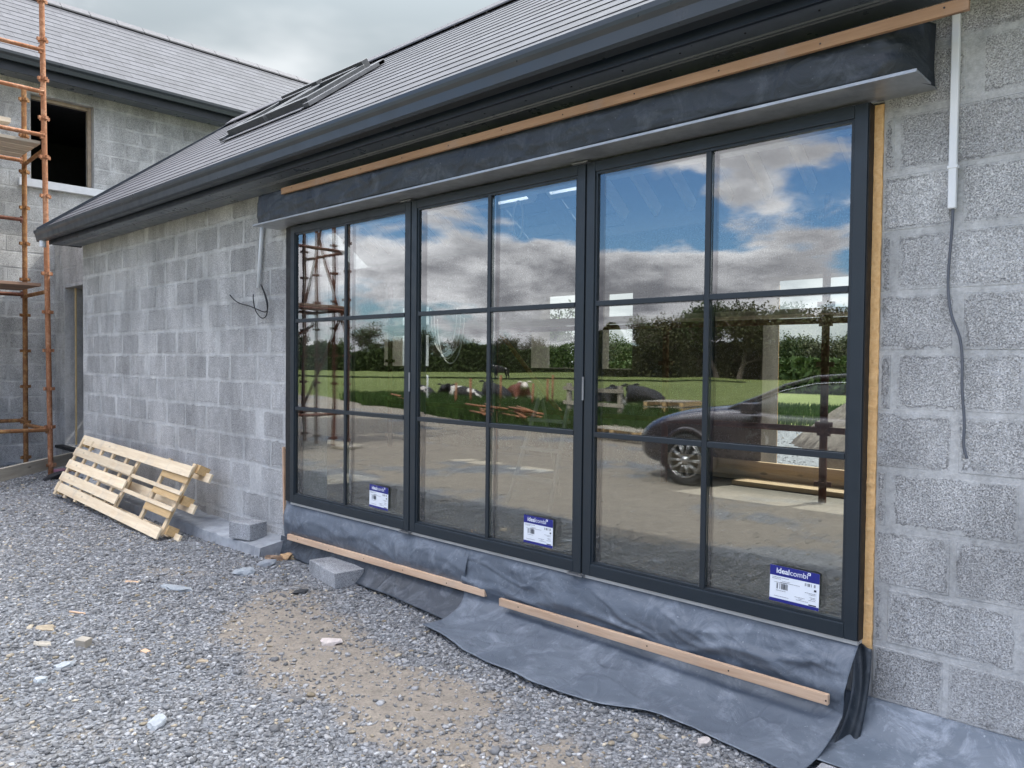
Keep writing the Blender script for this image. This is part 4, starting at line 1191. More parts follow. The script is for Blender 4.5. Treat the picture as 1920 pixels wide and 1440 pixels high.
def stones(name, x, y, size, color, zfun, sink=.25):
    n = len(x); r = rng
    A = r.random(n) * 2 * np.pi; tx = (r.random(n) - .5) * .7; ty = (r.random(n) - .5) * .7
    sx = size * (.75 + .7 * r.random(n)); sy = size * (.55 + .5 * r.random(n)); sz = size * (.28 + .38 * r.random(n))
    z = zfun(x, y) + sz * (1 - sink) * .55
    tid = r.integers(0, len(TPL), n); T = np.stack(TPL)[tid]           # n,12,3
    P = T * np.stack([sx, sy, sz], 1)[:, None, :]
    ca, sa = np.cos(A), np.sin(A)
    # tilt about x then y (small), then turn
    cx, sx_ = np.cos(tx), np.sin(tx); cy, sy_ = np.cos(ty), np.sin(ty)
    px, py, pz = P[..., 0], P[..., 1], P[..., 2]
    py, pz = py * cx[:, None] - pz * sx_[:, None], py * sx_[:, None] + pz * cx[:, None]
    px, pz = px * cy[:, None] + pz * sy_[:, None], -px * sy_[:, None] + pz * cy[:, None]
    qx = px * ca[:, None] - py * sa[:, None] + x[:, None]; qy = px * sa[:, None] + py * ca[:, None] + y[:, None]; qz = pz + z[:, None]
    V = np.stack([qx, qy, qz], -1).reshape(-1, 3)
    Fq = (RF[None] + (np.arange(n) * 12)[:, None, None]).reshape(-1, 3)
    me = bpy.data.meshes.new(name)
    me.vertices.add(len(V)); me.vertices.foreach_set('co', V.astype(np.float32).ravel())
    me.loops.add(Fq.size); me.loops.foreach_set('vertex_index', Fq.astype(np.int32).ravel())
    me.polygons.add(len(Fq)); me.polygons.foreach_set('loop_start', np.arange(0, Fq.size, 3, dtype=np.int32))
    me.update(calc_edges=True)
    cc = np.repeat(np.concatenate([color, np.ones((n, 1))], 1), 12, 0).astype(np.float32)
    me.color_attributes.new('tint', 'FLOAT_COLOR', 'POINT').data.foreach_set('color', cc.ravel())
    me.materials.append(GRAVM)
    o = bpy.data.objects.new(name, me); COL.objects.link(o); return o
def stone_colors(n, tan=.06):
    g = .135 + .235 * rng.random(n) ** 1.3 + .17 * (rng.random(n) > .91)
    c = np.stack([g * .99, g * 1.0, g * 1.0], 1)
    w = rng.random(n) < tan
    c[w] = np.stack([g[w] * 1.2 + .05, g[w] * 1.08 + .03, g[w] * .88], 1)
    return c
def sample(n, x0, x1, y0, y1, keep):
    x = x0 + (x1 - x0) * rng.random(n); y = y0 + (y1 - y0) * rng.random(n)
    k = rng.random(n) < keep(x, y); return x[k], y[k]
def edge_arr(x): return np.interp(x, [-3.35, -3.1, -2.4, -1.75, -1.1, -.9], [2.83, 2.74, 2.655, 2.77, 2.72, 2.7])
def clear(x, y):
    ok = ~((y > WY - .04)) & ~((x > -9.9) & (x < -5.45) & (y > WY - .27)) & ~((x > -3.2) & (y > edge_arr(x) + .05)) & ~((x > -5.4) & (x <= -3.2) & (y > WY - .14)) & ~(x < HX)
    ok &= ~((x > -12.7) & (x < -10.1) & (y > LY))
    return ok
AX, AY, AS = [], [], []
# near: small chippings everywhere in front of the doors
def dens(x, y):
    s = np.sqrt(x * x + y * y); return s
x, y = sample(110000, -7.6, -.2, .75, 3.15, lambda x, y: clear(x, y) * (1 - .84 * dirt(x, y)) * np.clip(1.25 - np.sqrt(x * x + y * y) * .09, .2, 1)); AX.append(x); AY.append(y); AS.append(.0045 + .0125 * rng.random(len(x)) ** 2.6)
x, y = sample(26000, -13, -6.5, .6, 3.6, lambda x, y: clear(x, y) * (1 - .85 * dirt(x, y))); AX.append(x); AY.append(y); AS.append(.007 + .013 * rng.random(len(x)) ** 1.8)
x, y = sample(3600, -12, -.2, .6, 3.1, lambda x, y: clear(x, y) * (1 - .75 * dirt(x, y))); AX.append(x); AY.append(y); AS.append(.014 + .014 * rng.random(len(x)) ** 2)
x, y = sample(60000, -15, 3, -6.8, .8, lambda x, y: (1 - .92 * dirt(x, y)) * ~((x < HX) & (y > HY0))); AX.append(x); AY.append(y); AS.append(.006 + .013 * rng.random(len(x)) ** 2.5)
x, y = sample(9000, -12, 3, 7.7, 18, lambda x, y: np.ones_like(x)); AX.append(x); AY.append(y); AS.append(.012 + .02 * rng.random(len(x)) ** 2)
AX = np.concatenate(AX); AY = np.concatenate(AY); AS = np.concatenate(AS)
o = stones('gravel', AX, AY, AS, stone_colors(len(AX)), yard_z)
tagit(o, 'loose grey crushed stone covering the yard', 'gravel', kind='stuff')

# ---- single bigger stones and scraps that the photo shows
def one_rock(px, py, size, color, name, label, cat, flat=.5, z=0.0, seed=1, aniso=(1.2, .9)):
    r = random.Random(seed); bm = bmesh.new(); bmesh.ops.create_icosphere(bm, subdivisions=2, radius=1)
    for v in bm.verts:
        n = mnoise.noise(v.co * 1.3 + Vector((seed, 0, 0))) * .55 + mnoise.noise(v.co * 3 + Vector((0, seed, 0))) * .22
        v.co *= 1 + n; v.co.x *= size * aniso[0]; v.co.y *= size * aniso[1]; v.co.z = max(min(v.co.z, .62), -.55) * size * flat
    me = bpy.data.meshes.new(name); bm.to_mesh(me); bm.free(); me.materials.append(simple('stone_tone_%d' % seed, color, .9, 0, .2, 40, .003))
    o = bpy.data.objects.new(name, me); COL.objects.link(o)
    p = at_z(px, py, z); o.location = (p.x, p.y, z + size * flat * .45 + float(ground_z(p.x, p.y))); o.rotation_euler = (r.uniform(-.2, .2), r.uniform(-.2, .2), r.uniform(0, 6))
    return tagit(o, label, cat)
one_rock(1319, 1396, .026, (.55, .50, .46), 'stone', 'pale pinkish stone on the gravel before the membrane under the right door', 'stone', .9, 0, 1)
one_rock(1694, 1402, .036, (.30, .31, .31), 'mortar_lump', 'grey mortar lump lying on the membrane by the right block wall', 'mortar lump', .7, .06, 2)
one_rock(563, 1112, .055, (.03, .033, .036), 'plastic_scrap', 'small flat black scrap on the gravel in front of the loose block', 'scrap', .25, 0, 3)
one_rock(295, 1358, .040, (.42, .45, .47), 'stone', 'large pale grey stone low in the left foreground gravel', 'stone', .6, 0, 4)
one_rock(120, 1250, .045, (.40, .43, .45), 'stone', 'pale flat grey stone left of the small wooden cube', 'stone', .4, 0, 5)
one_rock(75, 1278, .032, (.50, .54, .56), 'stone', 'very pale grey stone near the left edge of the gravel', 'stone', .8, 0, 6)
one_rock(85, 1181, .045, (.40, .33, .23), 'stone', 'flat tan stone, the farther of two near the wooden cube', 'stone', .3, 0, 7)
one_rock(80, 1208, .038, (.44, .40, .33), 'stone', 'cream flat stone just left of the wooden cube', 'stone', .35, 0, 8)
one_rock(378, 1243, .026, (.38, .31, .22), 'stone', 'tan stone in the middle of the foreground gravel', 'stone', .5, 0, 9)
one_rock(330, 1106, .065, (.30, .33, .35), 'stone', 'long flat grey slab of stone in front of the pallet', 'stone', .3, 0, 10, (1.6, .7))
one_rock(458, 1078, .06, (.32, .35, .37), 'stone', 'rounded grey stone on the gravel before the footing', 'stone', .6, 0, 12)
one_rock(500, 1062, .055, (.28, .30, .32), 'stone', 'dark grey stone close to the footing corner left of the membrane', 'stone', .6, 0, 13)
one_rock(620, 1208, .042, (.55, .49, .45), 'paper_scrap', 'crumpled pale paper scrap on the trodden earth patch', 'paper scrap', .55, 0, 14, (1.4, .9))
one_rock(515, 1052, .05, (.34, .23, .15), 'stone', 'orange brown stone at the left end of the membrane', 'stone', .7, 0, 15)
one_rock(538, 1048, .05, (.50, .32, .17), 'stone', 'tan broken stone under the left end of the lower batten', 'stone', .7, 0, 16)
one_rock(555, 1046, .045, (.46, .36, .22), 'stone', 'small cream stone beside the loose concrete block', 'stone', .6, 0, 17)
def loose_box(name, px, py, dims, rot, mat, label, cat, z=0, lift=0, bev=.004):
    p = at_z(px, py, z); o = MB().box(-dims[0] / 2, dims[0] / 2, -dims[1] / 2, dims[1] / 2, 0, dims[2]).build(name, mat, None, bev)
    o.location = (p.x, p.y, z + lift + float(ground_z(p.x, p.y)) * .5); o.rotation_euler = rot if isinstance(rot, tuple) else (0, 0, rot)
    return tagit(o, label, cat)
loose_box('wood_offcut', 157, 1212, (.062, .05, .045), (0.1, .05, .5), WOOD_G, 'small square wooden offcut on the left foreground gravel', 'wood offcut')
loose_box('wood_chip', 273, 1224, (.05, .03, .012), (0.1, .05, .2), WOOD_P, 'thin wooden chip right of the wooden cube', 'wood chip')
loose_box('wood_chip', 248, 1093, (.09, .03, .01), (0.05, .1, .9), WOOD_P, 'thin pale wooden chip in front of the pallet', 'wood chip')
loose_box('wood_chip', 148, 1150, (.12, .012, .01), (0.05, .1, .7), WOOD_P, 'long thin sliver of wood on the left gravel', 'wood chip')
def rough_block(name, px, py, dims, rz, label, z=0.0, lift=0):
    o = loose_box(name, px, py, dims, rz, block_material('loose_' + name + str(px), base=(.42, .43, .44), smear=0.0), label, 'block', z, lift, .006)
    o.data.color_attributes.new('tint', 'FLOAT_COLOR', 'POINT').data.foreach_set('color', [.7, .5, 0, 1] * len(o.data.vertices))
    l = o.data.uv_layers.new(name='edge'); l.data.foreach_set('uv', [.2, .2] * len(o.data.loops))
    return o
rough_block('concrete_block', 630, 1086, (.44, .215, .105), R(-10), 'whole concrete block lying flat on the gravel before the left batten', 0, .0)
rough_block('concrete_block', 465, 1008, (.25, .17, .13), R(12), 'broken half concrete block resting on the footing by the wall', .09, 0)
rough_block('concrete_block', 150, 893, (.3, .12, .05), R(25), 'flat piece of concrete block lying behind the left end of the pallet', 0, .0)

# =================================================================== pallet leaning against the wall
plt = thing('wooden_pallet', 'long pale wooden pallet with missing boards leaning against the block wall', 'pallet', (-8, 2.8, 0))
pb0 = at_z(100, 925, .05); pb1 = at_z(309, 1008, .02)
PW = .79
PO = Vector((pb0.x, pb0.y, .045)); PUv = (Vector((pb1.x, pb1.y, .03)) - PO); PL = PUv.length; PUv.normalize()
ptop = at_z(175, 808, 0) * 0
top_l = on = at_y(176, 808, 3.03)
PVv = Vector((.02, .36, .70)); PVv = (PVv - PUv * PVv.dot(PUv)).normalized(); PVv = (PVv + PUv * .06).normalized()
PN = PUv.cross(PVv).normalized()
if PN.y > 0: PN = -PN
PM = Matrix(((PUv.x, PVv.x, PN.x, PO.x), (PUv.y, PVv.y, PN.y, PO.y), (PUv.z, PVv.z, PN.z, PO.z), (0, 0, 0, 1)))
def pbox(name, u0, u1, v0, v1, n0, n1, mat, rot=0):
    # local mesh so that grain follows the plank
    rs = random.Random(name + str(u0) + str(v0))
    c = Vector(((u0 + u1) / 2, (v0 + v1) / 2, (n0 + n1) / 2))
    o = MB().box(-(u1 - u0) / 2, (u1 - u0) / 2, -(v1 - v0) / 2, (v1 - v0) / 2, -(n1 - n0) / 2, (n1 - n0) / 2).build(name, mat, None, .0025)
    o.parent = plt; o.matrix_parent_inverse = Matrix.Translation(plt.location).inverted()
    o.matrix_basis = PM @ Matrix.Translation(c) @ Matrix.Rotation(rot, 4, 'Z') @ Matrix.Rotation(rs.uniform(-.006, .006), 4, 'X')
    return o
L_ = PL
rows = [(0.0, 1.0, .000, .120), (.0, .60, .170, .288), (.0, .60, .355, .475), (.0, .60, .540, .655), (0.0, 1.0, .700, .825), (.30, 1.0, .298, .345), (.30, 1.0, .485, .530)]
for a, b, v0, v1 in rows:
    if b < 1: b = .60
    pbox('deck_board', a * L_ + (.0 if a else -.01), b * L_ + .01, v0 * PW, v1 * PW, .024, .042, WOOD_Y, random.uniform(-.004, .004))
for v0 in (.19, .385, .585):
    pbox('short_board', .80 * L_, 1.0 * L_, v0 * PW, (v0 + .115) * PW, .024, .044, WOOD_O, random.uniform(-.012, .012))
for k, u in enumerate((.02, .13, .245, .36, .49, .585, .80, .975)):
    pbox('stringer', u * L_ - .028, u * L_ + .028, -.0, .815 * PW, .0, .0235, WOOD_YV)
for v0 in (.02, .36, .72):
    pbox('skid_board', .02, 1.035 * L_, v0 * PW, (v0 + .10) * PW, -.12, -.10, WOOD_Y)
    for u in (.03, .5, .98): pbox('spacer_block', u * L_ - .06, u * L_ + .05, v0 * PW + .002, (v0 + .10) * PW, -.0995, -.0005, WOOD_O)
# plank on the ground at the left
def plank(name, a, b, w, t, mat, label, roll=0):
    a, b = Vector(a), Vector(b); d = b - a
    o = MB().box(0, d.length, -w / 2, w / 2, 0, t).build(name, mat, None, .004)
    o.location = a; q = d.to_track_quat('X', 'Z'); o.rotation_euler = (q @ Quaternion((1, 0, 0), roll)).to_euler()
    return tagit(o, label, 'plank')
pa = at_z(-90, 925, .06); pb_ = at_z(139, 868, .10)
plank('timber_plank', pa, pb_, .05, .15, WOOD_G, 'weathered timber plank lying on edge on the ground by the scaffold foot')
loose_box('plastic_bucket_lid', 118, 884, (.22, .16, .03), .3, simple('pink_sack', (.35, .16, .22), .6), 'small pink plastic piece lying behind the plank', 'scrap')
one_rock(100, 897, .12, (.035, .036, .04), 'rubbish_sack', 'black crumpled rubbish sack beside the left end of the pallet', 'sack', .5, 0, 31)
one_rock(140, 824, .14, (.03, .03, .033), 'rubbish_sack', 'black rubbish sack standing in the dark doorway', 'sack', .9, .30, 32)
for k, (px, py, s_) in enumerate(((20, 872, .06), (48, 868, .08), (70, 866, .07), (8, 884, .05), (58, 880, .05))):
    one_rock(px, py, s_, (.22, .24, .26), 'rubble_stone', ['grey rubble stone at the left picture edge by the house wall', 'larger grey rubble stone at the foot of the house wall', 'grey rubble stone beside the scaffold foot', 'small grey rubble stone nearest the left picture edge', 'small grey rubble stone before the house wall'][k], 'stone', .5, 0, 40 + k)

# =================================================================== inside the wing
isc = thing('indoor_scaffold', 'rusty scaffold with a long working deck inside the block wing', 'scaffold', (-4, 6.3, .4))
IY = 6.30
for x_ in (-2.48, -3.98, -6.25, -8.2, .2):
    standard(isc, x_, IY, .40, 2.9 if x_ > -3 else 2.5, RUST)
for z_ in (1.88, .99):
    for a_, b_ in ((-8.2, -6.25), (-6.25, -3.98), (-3.98, -2.48), (-2.48, .2)): ledger(isc, (a_, IY, z_), (b_, IY, z_), RUST)
ledger(isc, (-6.25, IY + .03, 1.9), (-5.2, IY + .03, .9), RUSTO, 'brace')
for i in range(2):
    board((-8.5, IY - .14 + .24 * i, 1.945), (-1.2 if i == 0 else .4, IY - .14 + .24 * i, 1.945), .225, .045, BOARDM, 'long scaffold board on the indoor deck, %s row' % ('front' if i == 0 else 'back'), None, 0)
def inboard(x0, x1, y0, y1, z0, z1, label, mat=WOOD_PY):
    tagit(MB().box(x0, x1, y0, y1, z0, z1).build('floor_board', mat, None, .003), label, 'board')
inboard(-3.45, -.3, 6.62, 6.86, .405, .445, 'new pine board lying flat on the floor inside the wide rear opening, front one')
inboard(-4.4, -.3, 6.90, 6.95, .46, .60, 'pine plank set on edge across the foot of the wide rear opening')
inboard(-4.3, -.3, 6.955, 7.10, .407, .457, 'new pine board lying flat behind the plank on edge')
o = rough_block('concrete_block', 1525, 882, (.44, .14, .215), 0, 'concrete block standing in the wide rear opening', .46, 0); o.location = (-2.62, 7.18, .46)
m = MB(); m.box(-3.50, -3.345, 7.31, 7.34, .2, 2.3); 
tagit(m.build('insulation_board', FOAM, None), 'orange insulation board fixed beside the wide rear opening', 'insulation')
# cable loops, pendant light, step ladder
pts = [Vector((-5.9 + .20 * math.cos(a) , 5.2, 2.05 - .45 * abs(math.sin(a)))) for a in np.linspace(0, math.pi, 9)]
for k in range(3):
    bent_cable('cable_loop', [p + Vector((k * .03, .02 * k, -.05 * k)) for p in pts], .006, WHITE, None, 'white cable loop hanging from the rafters inside, one of three', 'cable')['group'] = 'white cable loops inside'
pts = [Vector((-4.6 + .06 * math.cos(a), 4.9, 2.75 + .16 * math.sin(a))) for a in np.linspace(0, 2 * math.pi, 12)]
bent_cable('cable_coil', pts, .008, WHITE, None, 'small white cable coil hanging high inside behind the middle door', 'cable')
LADM = simple('ladder_dull', (.26, .24, .21), .6)
lad = thing('step_ladder', 'faint aluminium step ladder standing inside behind the middle door', 'ladder', (-4.0, 4.6, .4))
for sx_ in (-.22, .22):
    MB().tube([(-3.95 + sx_, 4.35, .4), (-3.95 + sx_ * .7, 4.65, 1.25)], .018, 8).build('rail', LADM, lad); MB().tube([(-3.95 + sx_, 5.0, .4), (-3.95 + sx_ * .7, 4.68, 1.22)], .014, 8).build('rail', LADM, lad)
for k in range(3):
    z_ = .62 + k * .22; yy = 4.35 + .3 * (z_ - .4) / .85; MB().box(-4.15, -3.75, yy - .03, yy + .03, z_ - .012, z_ + .012).build('tread', LADM, lad)

# =================================================================== trees and hedges
BARK = simple('bark', (.085, .07, .055), .95, 0, .2, 6, .01)
def leaf_mat(name, c1, c2):
    m = Mat(name); n = m.noise(.9, 4, .6); r = m.sep(m.attr('tint'))
    c = m.mix(r[0], c1, c2); cc = m.n('ShaderNodeVectorMath', operation='SCALE'); m.l(c, cc.inputs[0]); m.l(m.rng(n, .3, .7, .75, 1.25), cc.inputs['Scale'])
    m.base(cc.outputs[0]); m.rough(.7); m.set('Specular IOR Level', .25)
    return m.m
LEAF_A = leaf_mat('leaves_mid_green', (.020, .036, .010), (.055, .080, .020))
LEAF_B = leaf_mat('leaves_olive', (.028, .034, .014), (.072, .075, .030))
LEAF_C = leaf_mat('leaves_fresh_green', (.032, .060, .014), (.085, .125, .032))
def leaf_mesh(name, C, S, mat, seed=0):
    r = np.random.default_rng(seed); n = len(C)
    u = r.normal(size=(n, 3)); u /= np.linalg.norm(u, axis=1)[:, None]; w = np.cross(u, r.normal(size=(n, 3))); w /= np.linalg.norm(w, axis=1)[:, None]
    S = S[:, None]; V = np.stack([C - u * S, C + w * S * .55, C + u * S, C - w * S * .55], 1).reshape(-1, 3)
    me = bpy.data.meshes.new(name); me.vertices.add(len(V)); me.vertices.foreach_set('co', V.astype(np.float32).ravel())
    me.loops.add(n * 4); me.loops.foreach_set('vertex_index', np.arange(n * 4, dtype=np.int32)); me.polygons.add(n); me.polygons.foreach_set('loop_start', np.arange(0, n * 4, 4, dtype=np.int32)); me.update(calc_edges=True)
    t = np.repeat(r.random(n), 4); me.color_attributes.new('tint', 'FLOAT_COLOR', 'POINT').data.foreach_set('color', np.stack([t, t, t, np.ones_like(t)], 1).astype(np.float32).ravel())
    me.materials.append(mat); return me
def make_tree(seed, h, spread, leaves, size, mat, bare=0.0, low=.25):
    rs = random.Random(seed); root = bpy.data.objects.new('tree', None); COL.objects.link(root)
    m = MB(); tips = []
    def grow(p, d, length, r, depth):
        pts = [p]; rad = [r]; q = p.copy()
        for k in range(3):
            d = (d + Vector((rs.uniform(-.2, .2), rs.uniform(-.2, .2), rs.uniform(-.05, .15)))).normalized(); q = q + d * length / 3; pts.append(q.copy()); rad.append(r * (1 - .2 * (k + 1)))
        m.tube(pts, rad, 5 if depth else 8, False)
        if depth >= 3 or length < .5: tips.extend(pts[1:]); return
        for k in range(3 if depth == 0 else 2 + (rs.random() < .6)):
            a = rs.uniform(0, 6.28); s = rs.uniform(.5, 1.0) * spread; nd = Vector((math.cos(a) * s, math.sin(a) * s, rs.uniform(.35, 1.0))).normalized()
            grow(pts[-1 - (k % 2)], nd, length * rs.uniform(.6, .8), rad[-1] * .65, depth + 1)
        if depth: tips.append(pts[-1])
    grow(Vector((0, 0, -.2)), Vector((0, 0, 1)), h * low + .3, h * .013, 0)
    # twigs at the tips
    T = list(tips)
    for t in T:
        for k in range(3 if bare else 1):
            d = Vector((rs.uniform(-1, 1), rs.uniform(-1, 1), rs.uniform(.0, 1.2))).normalized(); e = t + d * rs.uniform(.4, .9) * h * .08
            m.tube([t, e], [.025, .008], 3, False); tips.append(e)
    zmax = max(t.z for t in tips); k = h / zmax
    m.v = [(v[0] * k, v[1] * k, v[2] * k) for v in m.v]
    tr = m.build('trunk', BARK, root)
    T = np.array([[t.x * k, t.y * k, t.z * k] for t in tips]); r = np.random.default_rng(seed)
    keep = r.random(len(T)) > bare * .55; T = T[keep]
    idx = r.integers(0, len(T), leaves); C = T[idx] + r.normal(size=(leaves, 3)) * np.array([.075, .075, .06]) * h * (1 - .35 * bare)
    C = C[C[:, 2] > h * .08]
    me = leaf_mesh('crown', C, size * (.5 + .8 * r.random(len(C))), mat, seed); o = bpy.data.objects.new('crown', me); COL.objects.link(o); o.parent = root
    return root
PROTO = {'bush': make_tree(1, 6.5, 1.3, 6500, .19, LEAF_A, 0, .05), 'round': make_tree(2, 8.0, 1.1, 6500, .19, LEAF_B, .25, .08),
         'bare': make_tree(3, 8.0, .9, 1500, .14, LEAF_B, 1.0, .10), 'ash': make_tree(4, 9.5, .8, 4200, .19, LEAF_A, .6, .10),
         'fresh': make_tree(5, 7.0, 1.2, 7000, .18, LEAF_C, .1, .07), 'bare2': make_tree(8, 8.8, 1.0, 2400, .15, LEAF_A, .9, .09)}
used = set()
def place_tree(kind, x, y, s, rz, label, group):
    if kind not in used: root = PROTO[kind]; used.add(kind)
    else:
        src = PROTO[kind]; root = src.copy(); COL.objects.link(root)
        for c_ in src.children: d = c_.copy(); COL.objects.link(d); d.parent = root
    root.location = (x, y, -.15); root.rotation_euler = (0, 0, rz); root.scale = (s, s, s * random.uniform(.92, 1.08))
    tagit(root, label, 'tree', group)
far = [  # px in the mirror, distance, kind, scale
 (556, 115, 'round', .95), (585, 128, 'fresh', .75), (612, 124, 'bush', .9), (642, 118, 'fresh', .8), (672, 128, 'bare2', 1.2), (700, 124, 'bush', .85), (735, 122, 'round', .85), (752, 126, 'bush', .9),
 (785, 112, 'ash', .80), (812, 128, 'bush', .8), (838, 118, 'bare', .95), (868, 118, 'bare2', .80), (894, 130, 'bush', .75), (925, 128, 'round', .62), (955, 116, 'round', .86), (985, 114, 'bare', .98), (1012, 128, 'bush', .8), (1045, 124, 'round', .7),
 (1078, 124, 'bush', .85), (1112, 118, 'bush', .9), (1150, 128, 'bush', .8), (1195, 100, 'bare', .95), (1232, 96, 'bare2', .92), (1270, 96, 'round', .98), (1306, 92, 'bare2', 1.0), (1345, 90, 'ash', 1.08), (1385, 86, 'round', 1.1), (1428, 88, 'bare2', 1.05), (1475, 92, 'round', 1.05), (1530, 90, 'bare', 1.1), (1590, 90, 'round', 1.1)]
desc = {'round': 'olive rounded tree', 'fresh': 'fresh green bushy tree', 'bush': 'dark green low bushy tree', 'bare': 'thin half-bare tree', 'bare2': 'open twiggy tree', 'ash': 'tall loose-crowned tree'}
ordn = ['first', 'second', 'third', 'fourth', 'fifth', 'sixth', 'seventh', 'eighth', 'ninth', 'tenth', 'eleventh', 'twelfth', 'thirteenth', 'fourteenth', 'fifteenth']
cnt = {}
for px, s, kd, scl in far:
    k_ = 1.42 if px < 1170 else 1.22; scl *= 1.05 if px < 1170 else 1.12
    p = mirrored(px, s * k_); door = 'left door' if px < 765 else 'middle door' if px < 1085 else 'right door'
    c_ = cnt[(kd, door)] = cnt.get((kd, door), 0) + 1
    place_tree(kd, p.x, p.y, scl, random.uniform(0, 6), '%s %s from left in far row, mirrored in the %s' % (ordn[c_ - 1], desc[kd], door), 'trees in the row across the field')
cnt = {}
for px, s, kd, scl in ((1000, 60, 'fresh', .75), (1030, 62, 'bush', .6), (1068, 58, 'bush', .55), (1140, 60, 'ash', .40), (1160, 66, 'bush', .50), (1185, 62, 'fresh', .52), (1482, 62, 'ash', .46), (1512, 50, 'bush', .46), (1548, 48, 'round', .42), (1592, 56, 'ash', .42), (1640, 50, 'round', .42), (250, 70, 'bush', .8), (700, 75, 'bush', .8), (850, 75, 'round', .8)):
    d = ray(px, 690) * s; c_ = cnt[kd] = cnt.get(kd, 0) + 1
    place_tree(kd, d.x, d.y, scl, random.uniform(0, 6), '%s %s from the left behind the wing' % (ordn[c_ - 1], desc[kd]), 'trees behind the wing')
def hedge(name, a, b, h, w, n, mat, label, seed, ls=1.0):
    r = np.random.default_rng(seed); a = np.array(a); b = np.array(b); t = r.random(n); z = r.random(n) ** .8
    top = h * (.45 + 1.0 * fbm(t * np.linalg.norm(b - a) * .22, t * 0, seed)); off = (r.random(n) - .5) * w * (1.1 - .5 * z)
    d = (b - a) / np.linalg.norm(b - a); nrm = np.array([-d[1], d[0]])
    C = np.stack([a[0] + (b[0] - a[0]) * t + nrm[0] * off, a[1] + (b[1] - a[1]) * t + nrm[1] * off, z * top - .1], 1)
    me = leaf_mesh(name, C, (.15 + .20 * r.random(n)) * ls, mat, seed); o = bpy.data.objects.new(name, me); COL.objects.link(o)
    return tagit(o, label, 'hedge', kind='stuff')
ha, hb = mirrored(380, 152), mirrored(1150, 150); hedge('hedgerow', (ha.x, ha.y), (hb.x, hb.y), 4.6, 3.5, 90000, LEAF_A, 'dark continuous hedge along the far side of the field', 61)
ha, hb = mirrored(1120, 118), mirrored(1720, 104); hedge('hedgerow', (ha.x, ha.y), (hb.x, hb.y), 6.6, 3.5, 80000, LEAF_B, 'brown-green hedge under the taller trees at the right of the field', 62)
ha = ray(900, 690) * 66; hb = ray(1700, 690) * 42; hedge('hedgerow', (ha.x, ha.y), (hb.x, hb.y), 2.2, 2.2, 26000, LEAF_C, 'low green hedge behind the wing beyond the lawn', 63)
ha, hb = mirrored(400, 84), mirrored(1400, 80); hedge('rush_strip', (ha.x, ha.y), (hb.x, hb.y),   .16, .5, 9000, LEAF_A, 'thin dark line of rushes along a drain across the field', 64, .3)
# tall rough grass between the yard and the pasture
def grass(name, x0, x1, y0, y1, n, h, mat, label, seed, keep):
    r = np.random.default_rng(seed); x = x0 + (x1 - x0) * r.random(n); y = y0 + (y1 - y0) * r.random(n); k = keep(x, y); x, y = x[k], y[k]; n = len(x)
    hh = h * (.45 + .8 * r.random(n)) * (.6 + .9 * fbm(x * .8, y * .8, seed)); a = r.random(n) * 6.28; w = .010 + .010 * r.random(n); lean = (r.random((n, 2)) - .5) * .5
    B = np.stack([x, y, np.full(n, -.08)], 1); s = np.stack([np.cos(a) * w, np.sin(a) * w, np.zeros(n)], 1)
    tip = B + np.stack([lean[:, 0] * hh, lean[:, 1] * hh, hh + .06], 1); mid = B + np.stack([lean[:, 0] * hh * .3, lean[:, 1] * hh * .3, hh * .6 + .06], 1)
    V = np.stack([B - s, B + s, mid + s * .7, tip, mid - s * .7], 1).reshape(-1, 3)
    me = bpy.data.meshes.new(name); me.vertices.add(len(V)); me.vertices.foreach_set('co', V.astype(np.float32).ravel())
    me.loops.add(n * 5); me.loops.foreach_set('vertex_index', np.arange(n * 5, dtype=np.int32)); me.polygons.add(n); me.polygons.foreach_set('loop_start', np.arange(0, n * 5, 5, dtype=np.int32)); me.update(calc_edges=True)
    t = np.repeat(r.random(n), 5); me.color_attributes.new('tint', 'FLOAT_COLOR', 'POINT').data.foreach_set('color', np.stack([t, t, t, np.ones_like(t)], 1).astype(np.float32).ravel())
    me.materials.append(mat); o = bpy.data.objects.new(name, me); COL.objects.link(o); return tagit(o, label, 'grass', kind='stuff')
GRASSM = leaf_mat('grass_blades', (.030, .066, .014), (.070, .125, .028))
grass('tall_grass', -26, 2, -13.5, -5.9, 120000, .34, GRASSM, 'tall dark green grass between the yard and the pasture', 71, lambda x, y: y < -6.45 - np.clip(-11 - x, 0, 20) * .32 + .9 * (fbm(x * .5, y * .5, 41) - .5))
grass('lawn_grass', -16, 4, 17.5, 30, 30000, .16, GRASSM, 'rough grass behind the wing beyond the spoil heap', 72, lambda x, y: y > 19.5)

# =================================================================== spoil heap behind the wing
bm = bmesh.new(); NX = 64
hv = {}
for i in range(NX + 1):
    for j in range(NX + 1):
        a, b = (i / NX - .5) * 2, (j / NX - .5) * 2
        x_, y_ = a * 5.6, b * 4.2; rr = math.sqrt(a * a + b * b)
        z_ = max(0, 1 - rr) ** .85 * 3.1 + (mnoise.noise(Vector((x_ * .8, y_ * .8, 3))) * .28 + mnoise.noise(Vector((x_ * 3, y_ * 3, 1))) * .10 + mnoise.noise(Vector((x_ * 9, y_ * 9, 5))) * .05) * min(1, max(0, 1.05 - rr) * 5)
        hv[i, j] = bm.verts.new((x_, y_, z_ - (.15 if rr > .98 else .02)))
for i in range(NX):
    for j in range(NX): bm.faces.new((hv[i, j], hv[i + 1, j], hv[i + 1, j + 1], hv[i, j + 1]))
me = bpy.data.meshes.new('spoil_heap'); bm.to_mesh(me); bm.free()
sm = Mat('spoil_earth'); n_ = sm.noise(7, 7, .7); sm.base(sm.mix(sm.rng(n_, .3, .7), (.10, .08, .06), (.21, .18, .145))); sm.rough(.95); sm.bump(n_, .05)
